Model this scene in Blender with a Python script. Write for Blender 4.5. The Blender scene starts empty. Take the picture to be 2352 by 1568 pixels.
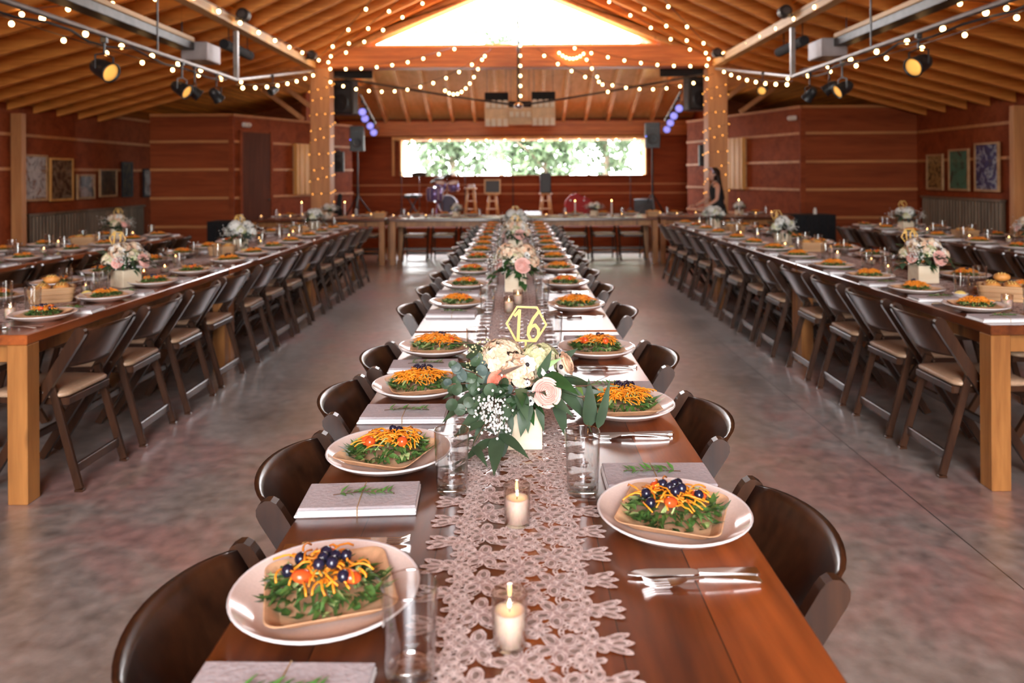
import bpy, math, random
import numpy as np
from mathutils import Vector, Matrix, Euler

random.seed(7)
PI = math.pi
SC = bpy.context.scene
COL = SC.collection

# ------------------------------------------------------------------ camera, world, exposure
F, CX, CY, EYE, ROLL = 1700.0, 1183.0, 402.0, 1.46, 0.0061   # focal length and vanishing point in pixels of the 2352x1568 frame
cam_d = bpy.data.cameras.new('camera')
cam = bpy.data.objects.new('camera', cam_d)
COL.objects.link(cam)
cam.matrix_world = Matrix.Translation((0, 0, EYE)) @ Matrix.Rotation(PI / 2, 4, 'X') @ Matrix.Rotation(-ROLL, 4, 'Z')
cam_d.sensor_width = 36
cam_d.lens = F / 2352 * 36
cam_d.shift_x = (1176 - CX) / 2352
cam_d.shift_y = -(784 - CY) / 2352
cam_d.clip_start = 0.05
cam_d.dof.use_dof = True
cam_d.dof.focus_distance = 1.95
cam_d.dof.aperture_fstop = 3.0
SC.camera = cam

w = bpy.data.worlds.new('overcast_sky')
SC.world = w
w.use_nodes = True
wn = w.node_tree
bg = wn.nodes['Background']
tc = wn.nodes.new('ShaderNodeTexCoord')
sep = wn.nodes.new('ShaderNodeSeparateXYZ')
rmp = wn.nodes.new('ShaderNodeValToRGB')
rmp.color_ramp.elements[0].position = 0.45
rmp.color_ramp.elements[0].color = (0.80, 0.84, 0.80, 1)
rmp.color_ramp.elements[1].position = 0.75
rmp.color_ramp.elements[1].color = (0.94, 0.93, 1.0, 1)
mad = wn.nodes.new('ShaderNodeMath'); mad.operation = 'MULTIPLY_ADD'
mad.inputs[1].default_value = 0.5; mad.inputs[2].default_value = 0.5
wn.links.new(tc.outputs['Generated'], sep.inputs[0])
wn.links.new(sep.outputs['Z'], mad.inputs[0])
wn.links.new(mad.outputs[0], rmp.inputs[0])
wn.links.new(rmp.outputs[0], bg.inputs['Color'])
bg.inputs['Strength'].default_value = 31.0

vs = SC.view_settings
vs.view_transform = 'Standard'
vs.look = 'None'
vs.exposure = 0.1
vs.gamma = 1.0
vs.use_curve_mapping = False
SC.cycles.use_denoising = True
SC.cycles.max_bounces = 7
SC.cycles.diffuse_bounces = 4
SC.cycles.glossy_bounces = 3
SC.cycles.transmission_bounces = 4
SC.cycles.transparent_max_bounces = 16
SC.cycles.sample_clamp_indirect = 6.0
SC.cycles.caustics_reflective = False
SC.cycles.caustics_refractive = False


def portal(loc, rot, sx, sy):
    d = bpy.data.lights.new('daylight_portal', 'AREA')
    d.shape = 'RECTANGLE'; d.size = sx; d.size_y = sy
    d.cycles.is_portal = True
    o = bpy.data.objects.new('daylight_portal', d)
    o.location = loc; o.rotation_euler = rot
    COL.objects.link(o)


portal((0, 14.3, 4.5), (-PI / 2, 0, 0), 6.0, 1.5)          # gable window
portal((0.2, 20.7, 1.95), (-PI / 2, 0, 0), 6.7, 1.0)       # window behind the stage
portal((0, -5.0, 1.2), (PI / 2, 0, 0), 3.0, 2.4)           # invented low opening in the unseen wall behind the camera
portal((0, -5.0, 3.9), (PI / 2, 0, 0), 4.0, 2.4)           # invented high opening behind the camera, sized for its light on the tables

# ------------------------------------------------------------------ materials
MATS = {}


def nodes_of(name):
    m = bpy.data.materials.new(name)
    m.use_nodes = True
    nt = m.node_tree
    MATS[name] = m
    return m, nt, nt.nodes['Principled BSDF']


def setp(b, **k):
    for key, v in k.items():
        for cand in ({'rough': 'Roughness', 'metal': 'Metallic', 'coat': 'Coat Weight', 'coatr': 'Coat Roughness',
                      'spec': 'Specular IOR Level', 'sss': 'Subsurface Weight', 'sheen': 'Sheen Weight'}[key],):
            b.inputs[cand].default_value = v


def pm(name, c, rough=0.5, var=0.12, scale=30.0, bump=0.0, emit=None, **k):
    """Plain material with a fine procedural variation."""
    m, nt, b = nodes_of(name)
    tcn = nt.nodes.new('ShaderNodeTexCoord')
    nz = nt.nodes.new('ShaderNodeTexNoise')
    nz.inputs['Scale'].default_value = scale
    nz.inputs['Detail'].default_value = 3
    rp = nt.nodes.new('ShaderNodeValToRGB')
    rp.color_ramp.elements[0].position = 0.3
    rp.color_ramp.elements[1].position = 0.7
    rp.color_ramp.elements[0].color = (*[max(0, x * (1 - var)) for x in c], 1)
    rp.color_ramp.elements[1].color = (*[min(1, x * (1 + var)) for x in c], 1)
    nt.links.new(tcn.outputs['Object'], nz.inputs['Vector'])
    nt.links.new(nz.outputs['Fac'], rp.inputs[0])
    nt.links.new(rp.outputs[0], b.inputs['Base Color'])
    if bump:
        bp = nt.nodes.new('ShaderNodeBump')
        bp.inputs['Strength'].default_value = bump
        bp.inputs['Distance'].default_value = 0.01
        nt.links.new(nz.outputs['Fac'], bp.inputs['Height'])
        nt.links.new(bp.outputs[0], b.inputs['Normal'])
    setp(b, rough=rough, **k)
    if emit:
        b.inputs['Emission Color'].default_value = (*emit[0], 1)
        b.inputs['Emission Strength'].default_value = emit[1]
    return m


def wood(name, dark, light, rough=0.5, along='Y', grain=9.0, plank=None, plank_axis='X', pvar=0.35, groove=0.06, coat=0.0, coatr=0.1, knots=0.0, spec=0.5):
    """Procedural timber: stretched noise grain, optional boards of width plank across plank_axis."""
    m, nt, b = nodes_of(name)
    N, L = nt.nodes.new, nt.links.new
    t = N('ShaderNodeTexCoord')
    src = t.outputs['Object']
    sp = N('ShaderNodeSeparateXYZ'); L(src, sp.inputs[0])
    mp = N('ShaderNodeMapping')
    s = {'X': (0.09, 1, 1), 'Y': (1, 0.09, 1), 'Z': (1, 1, 0.09)}[along]
    mp.inputs['Scale'].default_value = s
    L(src, mp.inputs['Vector'])
    vec = mp.outputs[0]
    if plank:
        dv = N('ShaderNodeMath'); dv.operation = 'DIVIDE'; dv.inputs[1].default_value = plank
        L(sp.outputs[plank_axis], dv.inputs[0])
        fl = N('ShaderNodeMath'); fl.operation = 'FLOOR'; L(dv.outputs[0], fl.inputs[0])
        wnz = N('ShaderNodeTexWhiteNoise'); wnz.noise_dimensions = '1D'; L(fl.outputs[0], wnz.inputs['W'])
        ad = N('ShaderNodeVectorMath'); ad.operation = 'ADD'
        L(vec, ad.inputs[0])
        ml = N('ShaderNodeVectorMath'); ml.operation = 'SCALE'; ml.inputs['Scale'].default_value = 7.0
        L(wnz.outputs['Color'], ml.inputs[0]); L(ml.outputs[0], ad.inputs[1])
        vec = ad.outputs[0]
    n1 = N('ShaderNodeTexNoise'); n1.inputs['Scale'].default_value = grain; n1.inputs['Detail'].default_value = 6; n1.inputs['Roughness'].default_value = 0.62
    n1.inputs['Distortion'].default_value = 0.6
    L(vec, n1.inputs['Vector'])
    n2 = N('ShaderNodeTexNoise'); n2.inputs['Scale'].default_value = grain * 5; n2.inputs['Detail'].default_value = 2
    L(vec, n2.inputs['Vector'])
    mx = N('ShaderNodeMath'); mx.operation = 'MULTIPLY_ADD'; mx.inputs[1].default_value = 0.35
    L(n2.outputs['Fac'], mx.inputs[0]); L(n1.outputs['Fac'], mx.inputs[2])
    rp = N('ShaderNodeValToRGB')
    rp.color_ramp.elements[0].position = 0.48; rp.color_ramp.elements[0].color = (*dark, 1)
    rp.color_ramp.elements[1].position = 0.88; rp.color_ramp.elements[1].color = (*light, 1)
    L(mx.outputs[0], rp.inputs[0])
    col = rp.outputs[0]
    if knots:
        vo = N('ShaderNodeTexVoronoi'); vo.inputs['Scale'].default_value = 3.5
        mk = N('ShaderNodeMapping'); mk.inputs['Scale'].default_value = {'X': (0.45, 1, 1), 'Y': (1, 0.45, 1), 'Z': (1, 1, 0.45)}[along]
        L(src, mk.inputs['Vector']); L(mk.outputs[0], vo.inputs['Vector'])
        kr = N('ShaderNodeValToRGB')
        kr.color_ramp.elements[0].position = 0.05; kr.color_ramp.elements[0].color = (0.25, 0.25, 0.25, 1)
        kr.color_ramp.elements[1].position = 0.11; kr.color_ramp.elements[1].color = (1, 1, 1, 1)
        L(vo.outputs['Distance'], kr.inputs[0])
        mm = N('ShaderNodeMixRGB'); mm.blend_type = 'MULTIPLY'; mm.inputs[0].default_value = knots
        L(col, mm.inputs[1]); L(kr.outputs[0], mm.inputs[2]); col = mm.outputs[0]
    if plank:
        vr = N('ShaderNodeMapRange'); vr.inputs['To Min'].default_value = 1 - pvar; vr.inputs['To Max'].default_value = 1 + pvar
        L(wnz.outputs['Value'], vr.inputs['Value'])
        hs = N('ShaderNodeHueSaturation'); L(vr.outputs[0], hs.inputs['Value']); L(col, hs.inputs['Color']); col = hs.outputs[0]
        fr = N('ShaderNodeMath'); fr.operation = 'FRACT'; L(dv.outputs[0], fr.inputs[0])
        ls = N('ShaderNodeMath'); ls.operation = 'LESS_THAN'; ls.inputs[1].default_value = groove
        L(fr.outputs[0], ls.inputs[0])
        mg = N('ShaderNodeMixRGB'); L(ls.outputs[0], mg.inputs[0]); L(col, mg.inputs[1])
        mg.inputs[2].default_value = (*[x * 0.25 for x in dark], 1); col = mg.outputs[0]
    L(col, b.inputs['Base Color'])
    setp(b, rough=rough, coat=coat, coatr=coatr, spec=spec)
    return m


def glass(name, tint=(1, 1, 1), gl=1.0, base=0.03):
    m = bpy.data.materials.new(name); m.use_nodes = True; MATS[name] = m
    nt = m.node_tree; nt.nodes.clear()
    out = nt.nodes.new('ShaderNodeOutputMaterial')
    tr = nt.nodes.new('ShaderNodeBsdfTransparent'); tr.inputs[0].default_value = (*tint, 1)
    go = nt.nodes.new('ShaderNodeBsdfGlossy'); go.inputs['Roughness'].default_value = 0.03
    fr = nt.nodes.new('ShaderNodeLayerWeight'); fr.inputs[0].default_value = 0.5
    pw = nt.nodes.new('ShaderNodeMath'); pw.operation = 'POWER'; pw.inputs[1].default_value = 3.0
    nt.links.new(fr.outputs['Facing'], pw.inputs[0])
    ma = nt.nodes.new('ShaderNodeMath'); ma.operation = 'MULTIPLY_ADD'; ma.use_clamp = True
    ma.inputs[1].default_value = gl; ma.inputs[2].default_value = base
    mx = nt.nodes.new('ShaderNodeMixShader')
    nt.links.new(pw.outputs[0], ma.inputs[0]); nt.links.new(ma.outputs[0], mx.inputs[0])
    nt.links.new(tr.outputs[0], mx.inputs[1]); nt.links.new(go.outputs[0], mx.inputs[2])
    nt.links.new(mx.outputs[0], out.inputs[0])
    return m


def lightmat(name, c, s):
    return pm(name, c, 0.5, 0.02, emit=(c, s))


# timber of the building
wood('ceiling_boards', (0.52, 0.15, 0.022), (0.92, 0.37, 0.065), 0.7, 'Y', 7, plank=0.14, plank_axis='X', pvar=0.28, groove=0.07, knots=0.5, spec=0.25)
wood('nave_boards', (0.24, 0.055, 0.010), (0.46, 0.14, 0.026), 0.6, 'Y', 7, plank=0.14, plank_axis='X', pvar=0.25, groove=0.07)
wood('rafter_timber', (0.54, 0.165, 0.026), (0.94, 0.41, 0.085), 0.55, 'X', 8, knots=0.3)
wood('beam_timber', (0.42, 0.11, 0.018), (0.70, 0.24, 0.05), 0.5, 'X', 8, plank=0.05, plank_axis='Z', pvar=0.12, groove=0.05)
wood('post_timber', (0.42, 0.17, 0.06), (0.62, 0.29, 0.11), 0.55, 'Z', 8)
wood('pale_timber', (0.58, 0.34, 0.15), (0.82, 0.56, 0.28), 0.55, 'Y', 9)
wood('honey_timber', (0.52, 0.24, 0.06), (0.82, 0.45, 0.14), 0.5, 'Z', 9)
wood('stage_boards', (0.62, 0.40, 0.15), (0.80, 0.56, 0.25), 0.6, 'Y', 7, plank=0.6, plank_axis='X', pvar=0.10, groove=0.0)
wood('red_plywood', (0.19, 0.036, 0.010), (0.31, 0.068, 0.019), 0.75, 'X', 5, spec=0.2)
wood('batten_timber', (0.42, 0.16, 0.05), (0.60, 0.26, 0.09), 0.55, 'X', 9)
wood('ribbed_wainscot', (0.11, 0.075, 0.05), (0.26, 0.19, 0.13), 0.5, 'Z', 8)
wood('dark_door', (0.07, 0.017, 0.007), (0.12, 0.032, 0.012), 0.7, 'Z', 6, spec=0.2)
# furniture
wood('table_wood', (0.060, 0.012, 0.004), (0.34, 0.085, 0.018), 0.30, 'Y', 6, plank=0.1525, plank_axis='X', pvar=0.40, groove=0.015, coat=1.0, coatr=0.20)
wood('table_wood_across', (0.10, 0.025, 0.007), (0.40, 0.13, 0.035), 0.30, 'X', 6, plank=0.1525, plank_axis='Y', pvar=0.3, groove=0.015, coat=0.75, coatr=0.10)
wood('table_leg_wood', (0.22, 0.080, 0.018), (0.42, 0.175, 0.045), 0.45, 'Z', 9, knots=0.75)
wood('chair_wood', (0.016, 0.0065, 0.0035), (0.060, 0.022, 0.009), 0.34, 'Z', 9, coat=0.28, coatr=0.18, spec=0.4)
wood('stool_wood', (0.50, 0.28, 0.11), (0.75, 0.48, 0.22), 0.45, 'Z', 9)
wood('box_wood', (0.66, 0.53, 0.36), (0.86, 0.76, 0.58), 0.55, 'X', 9)
wood('crate_wood', (0.34, 0.18, 0.08), (0.56, 0.34, 0.17), 0.55, 'X', 9)
pm('vinyl_pad', (0.42, 0.27, 0.17), 0.38, 0.10, 60)
pm('plate_glaze', (0.72, 0.59, 0.52), 0.16, 0.04, 200, coat=0.5, coatr=0.06)
pm('plate_rim_glaze', (0.78, 0.72, 0.70), 0.16, 0.03, 80, coat=0.5, coatr=0.06)
pm('palm_leaf_plate', (0.66, 0.40, 0.22), 0.6, 0.16, 40, bump=0.15)
pm('greens_leaf', (0.06, 0.13, 0.028), 0.45, 0.5, 45)
pm('greens_pale', (0.33, 0.42, 0.16), 0.45, 0.3, 45)
pm('carrot', (0.95, 0.29, 0.018), 0.4, 0.2, 60, sss=0.0)
pm('tomato', (0.70, 0.09, 0.02), 0.2, 0.2, 30)
pm('berry', (0.012, 0.012, 0.03), 0.22, 0.5, 60, coat=0.3)
pm('blackberry', (0.014, 0.008, 0.02), 0.25, 0.4, 60)
pm('napkin_cloth', (0.46, 0.42, 0.43), 0.85, 0.06, 120, bump=0.25)
pm('napkin_edge', (0.88, 0.88, 0.88), 0.8, 0.05, 80)
pm('twine', (0.42, 0.27, 0.12), 0.8, 0.2, 200)
pm('fern_leaf', (0.09, 0.24, 0.05), 0.45, 0.3, 40)
pm('steel', (0.80, 0.76, 0.72), 0.16, 0.03, 40, metal=1.0)
glass('clear_glass', (0.965, 0.965, 0.96), 1.0, 0.095)
glass('glass_rim', (0.92, 0.92, 0.92), 0.6, 0.34)
glass('votive_rim', (0.93, 0.90, 0.87), 0.5, 0.14)
glass('votive_glass', (0.97, 0.92, 0.88), 0.9, 0.09)
pm('wax', (0.86, 0.82, 0.78), 0.4, 0.03, 20, sss=0.6)
MATS['wax'].node_tree.nodes['Principled BSDF'].inputs['Subsurface Scale'].default_value = 0.012
lightmat('flame', (1.0, 0.58, 0.18), 28.0)
pm('wick', (0.02, 0.02, 0.02), 0.8)
pm('lace_cord', (0.64, 0.53, 0.49), 0.8, 0.06, 300)
pm('lace_fill', (0.44, 0.325, 0.30), 0.85, 0.10, 400)
pm('lace_net', (0.25, 0.18, 0.15), 0.9, 0.10, 400)
# flowers
pm('eucalyptus', (0.038, 0.068, 0.033), 0.5, 0.30, 14)
pm('eucalyptus_blue', (0.06, 0.09, 0.08), 0.55, 0.25, 14)
pm('dark_foliage', (0.028, 0.075, 0.022), 0.4, 0.4, 14)
pm('bright_foliage', (0.16, 0.30, 0.06), 0.45, 0.25, 14)
pm('twig', (0.12, 0.065, 0.04), 0.7, 0.3, 60)
pm('cream_petal', (0.70, 0.58, 0.42), 0.6, 0.10, 25)
pm('blush_petal', (0.68, 0.44, 0.29), 0.6, 0.12, 25)
pm('white_petal', (0.72, 0.71, 0.66), 0.6, 0.06, 25)
pm('lime_petal', (0.50, 0.50, 0.27), 0.6, 0.15, 25)
pm('rose_petal', (0.74, 0.42, 0.36), 0.5, 0.10, 18)
pm('coral_petal', (0.78, 0.25, 0.16), 0.5, 0.12, 18)
pm('flower_eye', (0.02, 0.014, 0.014), 0.6)
pm('gold_wood', (0.66, 0.40, 0.10), 0.45, 0.12, 50)
pm('bread_crust', (0.56, 0.24, 0.055), 0.55, 0.3, 14, bump=0.2)
pm('butter', (0.85, 0.66, 0.20), 0.5, 0.08, 20)
# stage and rigging
pm('black_plastic', (0.012, 0.012, 0.014), 0.45, 0.3, 20)
pm('black_cloth', (0.010, 0.010, 0.012), 0.9, 0.3, 20)
pm('speaker_grille', (0.03, 0.032, 0.036), 0.5, 0.4, 400)
pm('grey_pipe', (0.26, 0.24, 0.235), 0.4, 0.15, 8, metal=0.7)
pm('dark_steel', (0.05, 0.045, 0.045), 0.45, 0.3, 10, metal=0.5)
pm('duct_metal', (0.30, 0.27, 0.28), 0.5, 0.15, 6, metal=0.3)
pm('brass_cymbal', (0.035, 0.034, 0.03), 0.6, 0.2, 20)
pm('chrome', (0.75, 0.74, 0.78), 0.15, 0.05, 20, metal=1.0)
pm('drum_wrap', (0.22, 0.17, 0.42), 0.25, 0.3, 10, metal=0.3)
pm('drum_dark', (0.05, 0.04, 0.09), 0.5)
pm('drum_head', (0.70, 0.70, 0.74), 0.5, 0.05, 20)
pm('red_case', (0.36, 0.008, 0.010), 0.6, 0.2, 12)
pm('white_enamel', (0.75, 0.72, 0.66), 0.4, 0.04, 20)
pm('diffuser_wood', (0.72, 0.50, 0.28), 0.5, 0.15, 6)
pm('diffuser_block', (0.84, 0.76, 0.62), 0.5, 0.08, 6)
pm('dark_red_panel', (0.12, 0.03, 0.014), 0.6, 0.2, 6)
lightmat('bulb_glow', (1.0, 0.58, 0.22), 17.0)
lightmat('fairy_glow', (1.0, 0.42, 0.07), 5.0)
lightmat('lens_amber', (1.0, 0.48, 0.10), 0.8)
lightmat('lens_violet', (0.36, 0.33, 1.0), 0.9)
lightmat('led_blue', (0.10, 0.15, 1.0), 3.0)
pm('skin', (0.62, 0.35, 0.25), 0.5, 0.06, 20, sss=0.1)
pm('dark_hair', (0.025, 0.012, 0.008), 0.4, 0.4, 60)
pm('black_dress', (0.010, 0.010, 0.012), 0.8, 0.3, 40)
pm('headband', (0.55, 0.50, 0.70), 0.6, 0.1, 40)
pm('tree_leaf', (0.065, 0.105, 0.05), 0.6, 0.35, 0.8)
pm('tree_bark', (0.20, 0.15, 0.11), 0.9, 0.3, 5)
pm('outdoor_ground', (0.58, 0.54, 0.46), 0.9, 0.15, 1.5)


def floor_material():
    m, nt, b = nodes_of('polished_concrete')
    N, L = nt.nodes.new, nt.links.new
    t = N('ShaderNodeTexCoord')
    n1 = N('ShaderNodeTexNoise'); n1.inputs['Scale'].default_value = 0.9; n1.inputs['Detail'].default_value = 9; n1.inputs['Roughness'].default_value = 0.62; n1.inputs['Distortion'].default_value = 0.5
    L(t.outputs['Object'], n1.inputs['Vector'])
    r1 = N('ShaderNodeValToRGB')
    e = r1.color_ramp.elements
    e[0].position = 0.36; e[0].color = (0.185, 0.163, 0.142, 1)
    e[1].position = 0.50; e[1].color = (0.31, 0.285, 0.262, 1)
    x = e.new(0.60); x.color = (0.37, 0.225, 0.205, 1)
    x = e.new(0.74); x.color = (0.31, 0.26, 0.205, 1)
    L(n1.outputs['Fac'], r1.inputs[0])
    n2 = N('ShaderNodeTexNoise'); n2.inputs['Scale'].default_value = 14; n2.inputs['Detail'].default_value = 8
    L(t.outputs['Object'], n2.inputs['Vector'])
    mr = N('ShaderNodeMapRange'); mr.inputs['From Min'].default_value = 0.25; mr.inputs['From Max'].default_value = 0.75
    mr.inputs['To Min'].default_value = 0.52; mr.inputs['To Max'].default_value = 1.38
    L(n2.outputs['Fac'], mr.inputs['Value'])
    hs = N('ShaderNodeHueSaturation'); L(r1.outputs[0], hs.inputs['Color']); L(mr.outputs[0], hs.inputs['Value'])
    # control joints in the slab
    sp = N('ShaderNodeSeparateXYZ'); L(t.outputs['Object'], sp.inputs[0])
    col = hs.outputs[0]
    for ax, off, per in (('X', 1.77, 6.0), ('Y', 0.29, 3.6)):
        a = N('ShaderNodeMath'); a.operation = 'ADD'; a.inputs[1].default_value = 60 - off
        L(sp.outputs[ax], a.inputs[0])
        d = N('ShaderNodeMath'); d.operation = 'MODULO'; d.inputs[1].default_value = per; L(a.outputs[0], d.inputs[0])
        c = N('ShaderNodeMath'); c.operation = 'LESS_THAN'; c.inputs[1].default_value = 0.006; L(d.outputs[0], c.inputs[0])
        mg = N('ShaderNodeMixRGB'); L(c.outputs[0], mg.inputs[0]); L(col, mg.inputs[1]); mg.inputs[2].default_value = (0.05, 0.042, 0.035, 1)
        col = mg.outputs[0]
    L(col, b.inputs['Base Color'])
    rr = N('ShaderNodeMapRange'); rr.inputs['To Min'].default_value = 0.30; rr.inputs['To Max'].default_value = 0.42
    L(n2.outputs['Fac'], rr.inputs['Value']); L(rr.outputs[0], b.inputs['Roughness'])
    setp(b, coat=1.0, coatr=0.30, spec=0.7)
    b.inputs['Coat IOR'].default_value = 2.3
    return m


floor_material()


def art_material(name, cols, scale, frame=0.06, bias=0.0):
    m, nt, b = nodes_of(name)
    N, L = nt.nodes.new, nt.links.new
    t = N('ShaderNodeTexCoord')
    n = N('ShaderNodeTexNoise'); n.inputs['Scale'].default_value = scale; n.inputs['Detail'].default_value = 4; n.inputs['Distortion'].default_value = 1.2
    L(t.outputs['Object'], n.inputs['Vector'])
    r = N('ShaderNodeValToRGB'); r.color_ramp.interpolation = 'CONSTANT'
    e = r.color_ramp.elements
    e[0].position = 0; e[0].color = (*cols[0], 1)
    e[1].position = 0.42 + bias; e[1].color = (*cols[1], 1)
    for i, c in enumerate(cols[2:]):
        x = e.new(0.42 + bias + 0.08 * (i + 1)); x.color = (*c, 1)
    L(n.outputs['Fac'], r.inputs[0]); L(r.outputs[0], b.inputs['Base Color'])
    setp(b, rough=0.35)
    return m


# ------------------------------------------------------------------ mesh building
class MB:
    def __init__(self):
        self.v, self.f, self.m, self.s, self.mats = [], [], [], [], []

    def mi(self, mat):
        if mat not in self.mats:
            self.mats.append(mat)
        return self.mats.index(mat)

    def add(self, vf, mat, xf=None, smooth=False):
        vv, ff = vf
        b = len(self.v)
        if xf is not None:
            vv = [xf @ Vector(p) for p in vv]
        self.v.extend([tuple(p) for p in vv])
        k = self.mi(mat)
        for q in ff:
            self.f.append([i + b for i in q]); self.m.append(k); self.s.append(smooth)
        return self

    def mesh(self, name):
        me = bpy.data.meshes.new(name)
        me.from_pydata(self.v, [], self.f)
        for x in self.mats:
            me.materials.append(MATS[x])
        me.polygons.foreach_set('material_index', self.m)
        me.polygons.foreach_set('use_smooth', self.s)
        me.update()
        return me


def T(x=0, y=0, z=0, rx=0, ry=0, rz=0, s=1.0):
    sc = Matrix.Diagonal((*((s, s, s) if not isinstance(s, tuple) else s), 1))
    return Matrix.Translation((x, y, z)) @ Euler((rx, ry, rz)).to_matrix().to_4x4() @ sc


def cbox(sx, sy, sz, c=0.0, cx=0, cy=0, cz=0):
    """Box with chamfered edges, centred."""
    hx, hy, hz = sx / 2, sy / 2, sz / 2
    if c <= 0:
        v = [(cx + a * hx, cy + b * hy, cz + d * hz) for a in (-1, 1) for b in (-1, 1) for d in (-1, 1)]
        return v, [(0, 1, 3, 2), (4, 6, 7, 5), (0, 4, 5, 1), (2, 3, 7, 6), (0, 2, 6, 4), (1, 5, 7, 3)]
    v, idx = [], {}
    for a in (-1, 1):
        for b in (-1, 1):
            for d in (-1, 1):
                for k in range(3):
                    p = [a * (hx - c), b * (hy - c), d * (hz - c)]
                    p[k] = (a * hx, b * hy, d * hz)[k]
                    idx[(a, b, d, k)] = len(v)
                    v.append((p[0] + cx, p[1] + cy, p[2] + cz))
    f = []
    for k in range(3):
        o = [i for i in range(3) if i != k]
        for sgn in (-1, 1):
            q = []
            for (s1, s2) in ((-1, -1), (1, -1), (1, 1), (-1, 1)):
                key = [0, 0, 0]; key[k] = sgn; key[o[0]] = s1; key[o[1]] = s2
                q.append(idx[(*key, k)])
            f.append(q)
    for k in range(3):       # edges parallel to axis k
        o = [i for i in range(3) if i != k]
        for s1 in (-1, 1):
            for s2 in (-1, 1):
                q = []
                for (e, w_) in ((-1, o[0]), (1, o[0]), (1, o[1]), (-1, o[1])):
                    key = [0, 0, 0]; key[k] = e; key[o[0]] = s1; key[o[1]] = s2
                    q.append(idx[(*key, w_)])
                f.append(q)
    for a in (-1, 1):
        for b in (-1, 1):
            for d in (-1, 1):
                f.append([idx[(a, b, d, k)] for k in range(3)])
    return v, f


def frame_of(p0, p1, up=(0, 0, 1)):
    p0, p1 = Vector(p0), Vector(p1)
    z = (p1 - p0); ln = z.length; z = z.normalized()
    u = Vector(up)
    if abs(z.dot(u)) > 0.99:
        u = Vector((0, 1, 0))
    x = u.cross(z).normalized(); y = z.cross(x)
    m = Matrix((x, y, z)).transposed().to_4x4()
    m.translation = (p0 + p1) / 2
    return m, ln


def beam(p0, p1, wx, wy, c=0.0, up=(0, 0, 1)):
    """Bar from p0 to p1; wx across (horizontal), wy in the plane of up."""
    m, ln = frame_of(p0, p1, up)
    v, f = cbox(wx, wy, ln, c)
    return [m @ Vector(p) for p in v], f


def lathe(prof, n=24, close=True):
    v, f = [], []
    for (r, z) in prof:
        for i in range(n):
            a = 2 * PI * i / n
            v.append((r * math.cos(a), r * math.sin(a), z))
    for j in range(len(prof) - 1):
        for i in range(n):
            k = (i + 1) % n
            f.append((j * n + i, j * n + k, (j + 1) * n + k, (j + 1) * n + i))
    if close:
        if prof[0][0] > 1e-4:
            f.append([i for i in range(n)][::-1])
        if prof[-1][0] > 1e-4:
            f.append([(len(prof) - 1) * n + i for i in range(n)])
    return v, f


def tube(path, r, n=6, caps=True):
    path = [Vector(p) for p in path]
    rs = r if isinstance(r, (list, tuple)) else [r] * len(path)
    v, f = [], []
    px = None
    for i, p in enumerate(path):
        d = (path[min(i + 1, len(path) - 1)] - path[max(i - 1, 0)])
        d = d.normalized() if d.length > 1e-9 else Vector((0, 0, 1))
        if px is None:
            u = Vector((0, 0, 1)) if abs(d.z) < 0.9 else Vector((1, 0, 0))
            px = u.cross(d).normalized()
        else:
            px = (px - d * px.dot(d)).normalized()
        py = d.cross(px)
        for k in range(n):
            a = 2 * PI * k / n
            v.append(p + (px * math.cos(a) + py * math.sin(a)) * rs[i])
    for i in range(len(path) - 1):
        for k in range(n):
            q = (k + 1) % n
            f.append((i * n + k, i * n + q, (i + 1) * n + q, (i + 1) * n + k))
    if caps:
        f.append(list(range(n))[::-1]); f.append([(len(path) - 1) * n + k for k in range(n)])
    return v, f


def ball(r, nu=10, nv=7, sx=1, sy=1, sz=1):
    v = [(0, 0, -r * sz)]; f = []
    for j in range(1, nv):
        a = -PI / 2 + PI * j / nv
        for i in range(nu):
            b = 2 * PI * i / nu
            v.append((r * math.cos(a) * math.cos(b) * sx, r * math.cos(a) * math.sin(b) * sy, r * math.sin(a) * sz))
    v.append((0, 0, r * sz)); e = len(v) - 1
    for i in range(nu):
        k = (i + 1) % nu
        f.append((0, 1 + k, 1 + i))
        for j in range(nv - 2):
            f.append((1 + j * nu + i, 1 + j * nu + k, 1 + (j + 1) * nu + k, 1 + (j + 1) * nu + i))
        f.append((1 + (nv - 2) * nu + i, 1 + (nv - 2) * nu + k, e))
    return v, f


def leaf(ln, wd, droop=0.0, fold=0.15, n=5, shape=0.45):
    """Leaf along +x from the origin, bending down by droop (radians in all)."""
    v, f = [], []
    x = z = 0.0
    for i in range(n + 1):
        t = i / n
        hw = wd / 2 * (math.sin(PI * min(1, t ** shape if shape != 1 else t)) if 0 < i < n else (0.06 if i == 0 else 0.0))
        a = -droop * t
        v += [(x, -hw, z + fold * hw), (x, 0, z), (x, hw, z + fold * hw)]
        x += ln / n * math.cos(a); z += ln / n * math.sin(a)
    for i in range(n):
        b = i * 3
        f += [(b, b + 1, b + 4, b + 3), (b + 1, b + 2, b + 5, b + 4)]
    return v, f


def slab(pts, th):
    """Prism of a planar polygon; th is the offset vector."""
    n = len(pts); th = Vector(th)
    v = [Vector(p) for p in pts] + [Vector(p) + th for p in pts]
    f = [list(range(n))[::-1], [n + i for i in range(n)]]
    for i in range(n):
        k = (i + 1) % n
        f.append((i, k, n + k, n + i))
    return v, f


def rsq_ring(h, rad, z, n=5):
    """Ring of a rounded square, half size h."""
    out = []
    for (sx, sy, a0) in ((1, 1, 0), (-1, 1, PI / 2), (-1, -1, PI), (1, -1, 3 * PI / 2)):
        for i in range(n + 1):
            a = a0 + PI / 2 * i / n
            out.append((sx * (h - rad) + rad * math.cos(a), sy * (h - rad) + rad * math.sin(a), z))
    return out


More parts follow.
